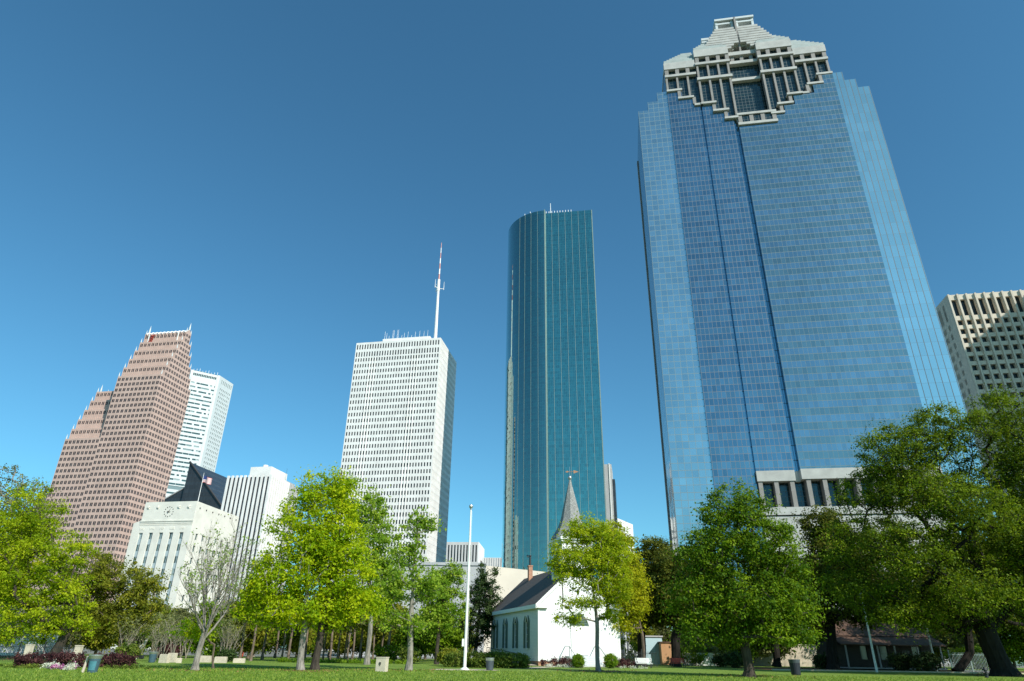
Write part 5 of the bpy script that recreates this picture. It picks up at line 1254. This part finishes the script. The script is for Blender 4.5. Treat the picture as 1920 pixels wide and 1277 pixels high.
gg = thing('ground_cover_strip', 'strip of low bright green ground cover along the grove', 'ground cover', ((660 - 953) / 1355 * 86, 86)); bpy.data.objects.remove(gg)
bush('ground_cover', 'strip of low bright green ground cover along the grove edge', ((650 - 953) / 1355 * 86, 86), (7.5, 1.0, .5), 'box', 160, 40, 0.14, 0.3, 90, 'ground cover', boxy=True, stem=False)
# stone blocks
for k, (px, py, w__, h_) in enumerate(((307, 1243, .9, .75), (321, 1242, .8, .85), (383, 1242, 1.3, .6), (413, 1243, 1.2, .55), (448, 1243, 1.2, .4), (335, 1243, .5, .4))):
    c = G(px, py); T = thing('stone_block', ('square pale stone block right of the rear litter bin', 'taller pale stone block, second from the rear litter bin', 'long pale stone slab right of the bare tree trunk', 'slanted stone slab beside the dark round shrub', 'low grey stone slab at the grove edge', 'small low stone behind the taller pale block')[k], 'stone block', c, 'pale stone blocks at the lawn edge')
    b = MB(); b.box((c[0], c[1], h_ / 2), (w__, .5, h_), 0, .1 * k - .2); b.box((c[0], c[1], h_ + .025), (w__ * .94, .45, .05), 0, .1 * k - .2); b.build('block', M['stone'], T)
# bench
def bench(label, c, rz, m_):
    T = thing('park_bench', label, 'bench', c); cs, sn = math.cos(rz), math.sin(rz); W_ = lambda u, v, z: (c[0] + u * cs - v * sn, c[1] + u * sn + v * cs, z)
    b = MB()
    for k in range(4): b.box(W_(0, -.3 + k * .15, .46), (1.9, .12, .05), 0, rz)
    b.build('seat', m_, T); b = MB()
    for k in range(4): b.box(W_(0, .28 + k * .03, .6 + k * .13), (1.9, .04, .1), 0, rz)
    b.build('backrest', m_, T)
    for u in (-.8, .8):
        b = MB()
        for v in (-.28, .25): b.box(W_(u, v, .22), (.07, .07, .44), 0, rz)
        b.box(W_(u, .33, .62), (.06, .05, .8), 0, rz); b.build('leg', M['fence'], T)
        b = MB(); b.box(W_(u, 0, .68), (.06, .6, .05), 0, rz); b.box(W_(u, -.28, .56), (.05, .05, .22), 0, rz); b.build('armrest', M['fence'], T)
bench('white slatted park bench in front of the iron fence', ((1208 - 953) / 1355 * 84, 84), 0, M['paint'])
bench('red slatted park bench at the foot of the dark oak', ((1272 - 953) / 1355 * 92, 92), 0.2, M['red'])
def iron_fence(label, x0, x1, y, h=1.6, pick=.16, m_=None, dy=0.0, rails=2):
    T = thing('iron_fence', label, 'fence', ((x0 + x1) / 2, y)); n = int((x1 - x0) / pick); m_ = m_ or M['fence']; b = MB()
    for k in range(n + 1):
        f = k / n; x = x0 + (x1 - x0) * f; b.box((x, y + dy * f, h / 2 + .03), (.028, .028, h))
    for z in (.18, h - .2): b.tube([(x0, y, z), (x1, y + dy, z)], [.025, .025], 4)
    b.build('pickets', m_, T)
    for k in range(int((x1 - x0) / 2.4) + 1):
        x = x0 + k * 2.4; q = MB(); q.box((x, y + dy * (x - x0) / (x1 - x0), h / 2 + .1), (.09, .09, h + .2)); q.lathe((x, y + dy * (x - x0) / (x1 - x0), h + .2), [(.07, 0), (.07, .06), (0, .14)], 8); q.build('post', m_, T)
    return T
iron_fence('black iron picket fence right of the church behind the white bench', (1168 - 953) / 1355 * 88, (1233 - 953) / 1355 * 88, 88, 1.7)
iron_fence('grey iron picket fence beneath the huge oak', (1782 - 953) / 1355 * 86, (1868 - 953) / 1355 * 86, 86, 2.1, .17, M['metal'])
iron_fence('black iron picket fence between stone pillars at the left edge', (-5 - 953) / 1355 * 70, (135 - 953) / 1355 * 70, 70, 1.5)
iron_fence('dark iron picket fence left of the clipped hedge', (822 - 953) / 1355 * 90, (905 - 953) / 1355 * 90, 90, 1.5)
for k, px in enumerate((60, 152)):
    y = (69.6, 71)[k]; x = (px - 953) / 1355 * y; T = thing('stone_pillar', ('pale stone gate pillar in the left iron fence', 'pale stone gate pillar behind the plum hedge')[k], 'pillar', (x, y)); b = MB()
    b.box((x, y, .7), (.52, .52, 1.4)); b.box((x, y, 1.46), (.58, .58, .1)); b.build('block', M['stone'], T)
# left white house
def cottage():
    y = 92; x = (15 - 953) / 1355 * y
    T = thing('house', 'white cottage with porch posts at the left edge behind the iron fence', 'house', (x, y))
    b = MB(); b.box((x - 3, y + 4, 1.9), (12, 6, 3.8)); b.build('wall', M['siding'], T)
    b = MB(); b.poly([(x - 9.5, y - 1, 3.4), (x + 3.5, y - 1, 3.4), (x + 3.5, y + 4, 6.2), (x - 9.5, y + 4, 6.2)]); b.poly([(x + 3.5, y + 9, 3.4), (x - 9.5, y + 9, 3.4), (x - 9.5, y + 4, 6.2), (x + 3.5, y + 4, 6.2)]); b.poly([(x + 3.4, y - 1, 3.4), (x + 3.4, y + 9, 3.4), (x + 3.4, y + 4, 6.2)]); b.build('roof', M['roofs'], T)
    b = MB(); b.box((x - 3, y - .2, .35), (12, 2.2, .3)); b.build('porch_floor', M['paint'], T)
    for k in range(4):
        b = MB(); b.box((x + 2.4 - k * 3, y - 1, 1.9), (.22, .22, 3.0)); b.build('porch_post', M['paint'], T)
    for u in (-.5, -4.5):
        b = MB(); b.box((x + u, y + .98, 2.0), (1.0, .06, 1.6)); w_ = b.build('window', M['win_teal'], T)
        b = MB()
        for d, s in (((-.55, 0), (.1, .1, 1.8)), ((.55, 0), (.1, .1, 1.8)), ((0, .85), (1.2, .1, .1)), ((0, -.85), (1.2, .1, .1)), ((0, 0), (1.0, .08, .05))): b.box((x + u + d[0], y + .94, 2.0 + d[1]), s)
        b.build('frame', M['paint'], w_)
    b = MB()
    for u in (3.2, 5.4): b.tube([(x + u - .2, y - 1.2, 1.4), (x + u + .8, y - 1.4, .1)], [.1, .1], 6)
    b.build('stair_rail', M['paint'], T)
cottage()
# porch house on the right
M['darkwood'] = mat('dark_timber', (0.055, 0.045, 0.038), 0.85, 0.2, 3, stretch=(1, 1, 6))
M['rust'] = mat('shaded_rusty_roof', (0.10, 0.055, 0.035), 0.8, 0.35, 2)  # rust brown, darkened to carry the deep shade over the porch
def porch_house():
    y = 92; X = lambda px, yy=92: (px - 953) / 1355 * yy
    x0, x1 = X(1588), X(1772)
    T = thing('house', 'dark timber house with a long front porch in the oak shade', 'house', ((x0 + x1) / 2, y))
    mb = MB(); wins = []; fr = Fr((x0, y + 2.2), 90)
    cols = [(3.0, 3.9), (5.6, 6.6), (9.8, 11.0)]
    grid(mb, wins, fr, 0, x1 - x0, 0, 3.3, [(c, d) for c, d in cols], [(1.2, 2.8)], .15)
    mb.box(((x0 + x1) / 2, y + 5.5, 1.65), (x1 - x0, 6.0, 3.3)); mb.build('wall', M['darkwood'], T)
    for w_ in wins:
        b = MB(); [b.poly(q) for q in w_]; wo = b.build('window', M['win_teal'], T)
    b = MB(); xa, xb = x0 - .5, x1 + .5
    b.poly([(xa, y - .3, 2.95), (xb, y - .3, 2.95), (xb, y + 2.6, 4.0), (xa, y + 2.6, 4.0)]); b.poly([(xa, y - .3, 2.83), (xa, y + 2.6, 3.88), (xb, y + 2.6, 3.88), (xb, y - .3, 2.83)]); b.poly([(xa, y - .3, 2.83), (xb, y - .3, 2.83), (xb, y - .3, 2.95), (xa, y - .3, 2.95)])
    b.poly([(xa, y + 2.3, 4.0), (xb, y + 2.3, 4.0), (xb, y + 5.8, 6.4), (xa, y + 5.8, 6.4)]); b.poly([(xb, y + 9.3, 4.0), (xa, y + 9.3, 4.0), (xa, y + 5.8, 6.4), (xb, y + 5.8, 6.4)])
    b.build('roof', M['rust'], T)
    b = MB(); b.box(((x0 + x1) / 2, y + 1.1, .22), (x1 - x0, 2.4, .14)); b.build('porch_floor', M['grey'], T)
    for px in (1590, 1650, 1682, 1725, 1768):
        b = MB(); b.box((X(px), y, 1.55), (.16, .16, 2.7)); b.build('porch_post', M['grey'], T)
    b = MB(); b.box(((x0 + x1) / 2 + 2.6, y + 2.15, 1.25), (1.0, .1, 2.1)); b.build('door', M['bronze'], T)
porch_house()
# light poles
for k, (pxb, pyb, pxt, pyt, Y) in enumerate(((1640, 1258, 1615, 1120, 80.5), (1752, 1240, 1738, 1165, 88))):
    x = (pxb - 953) / 1355 * Y; T = thing('lamp_post', ('white lamp post in front of the porch house, nearer and taller one', 'white lamp post at the right end of the porch house')[k], 'lamp post', (x, Y)); h = (7.5, 5.5)[k]
    b = MB(); b.tube([(x, Y, 0), (x, Y, h)], [.13, .08], 10); b.build('pole', M['paint'], T)
    b = MB(); b.lathe((x, Y, h), [(.06, 0), (.22, .15), (.26, .5), (.3, .55), (0, .75)], 12); b.build('lantern', M['metal'], T)
# small things right of the church
X = lambda px, yy: (px - 953) / 1355 * yy
y = 112; T = thing('building', 'small pale blue building wall behind the iron fence', 'building', (X(1222, y), y)); b = MB(); b.box((X(1224, y), y, 1.9), (2.8, 3, 3.8)); b.build('wall', M['paleblue'] if 'paleblue' in M else M['paint'], T)
b = MB(); b.box((X(1224, y), y, 3.9), (3.1, 3.3, .2)); b.build('roof', M['grey'], T)
y = 110; T = thing('building', 'small orange-brown hut behind the red bench', 'building', (X(1250, y), y)); b = MB(); b.box((X(1250, y), y, 1.5), (1.7, 2, 3.0)); b.build('wall', M['hut'] if 'hut' in M else M['brick'], T); b = MB(); b.box((X(1250, y), y, 3.08), (2.0, 2.3, .16)); b.build('roof', M['rust'], T)
y = 108; T = thing('low_wall', 'low white wall behind the round green tree', 'wall', (X(1320, y), y)); b = MB(); b.box((X(1320, y), y, .8), (6.2, .3, 1.6)); b.box((X(1320, y), y, 1.65), (6.4, .42, .1)); b.build('block', M['paint'], T)
y = 112; T = thing('low_wall', 'long grey garden wall in shade left of the porch house', 'wall', (X(1480, y), y)); b = MB(); b.box((X(1480, y), y, 1.5), (18, .4, 3.0)); b.box((X(1480, y), y, 3.05), (18.3, .55, .12)); b.build('block', M['stone'], T)
# left sculpture, red post, low dark fixture on the right
y = 92; x = X(265, y); T = thing('sculpture', 'black and white angular sculpture behind the left lawn', 'sculpture', (x, y)); b = MB()
b.tube([(x - .3, y, 0), (x + .1, y, 1.2), (x + .9, y, 2.6)], [.35, .25, .03], 4); b.build('wing', M['paint'], T); b = MB(); b.tube([(x + .6, y, 0), (x, y, 1.1), (x - .9, y, 1.9)], [.3, .28, .04], 4); b.build('wing', M['fence'], T)
y = 118; x = X(459, y); T = thing('post', 'thin red post far behind the grove', 'post', (x, y)); b = MB(); b.tube([(x, y, 0), (x, y, 3.6)], [.16, .14], 8); b.lathe((x, y, 3.6), [(.2, 0), (.2, .1), (0, .25)], 8); b.build('shaft', M['red'], T)
c = G(1851, 1272); T = thing('fire_hydrant', 'dark fire hydrant in the shade at the bottom right', 'hydrant', c); b = MB()
b.lathe((*c, 0), [(.2, 0), (.2, .06), (.14, .08), (.14, .6), (.17, .62), (.17, .68), (.1, .82), (.04, .86), (.04, .92), (0, .92)], 12); b.build('barrel', M['steel'], T); b = MB(); b.tube([(c[0] - .24, c[1], .46), (c[0] + .24, c[1], .46)], [.07, .07], 8); b.tube([(c[0], c[1] - .22, .4), (c[0], c[1], .4)], [.09, .09], 8); b.build('nozzle', M['steel'], T)
y = 96; T = thing('park_bench', 'x', 'bench', (0, 0)); bpy.data.objects.remove(T)
bush('shrub', 'sunlit bright yellow-green shrub bank behind the grey fence', (X(1830, 100), 100), (4.5, 1.6, 3.2), 'box', 110, 60, 0.22, 0.6, 95)
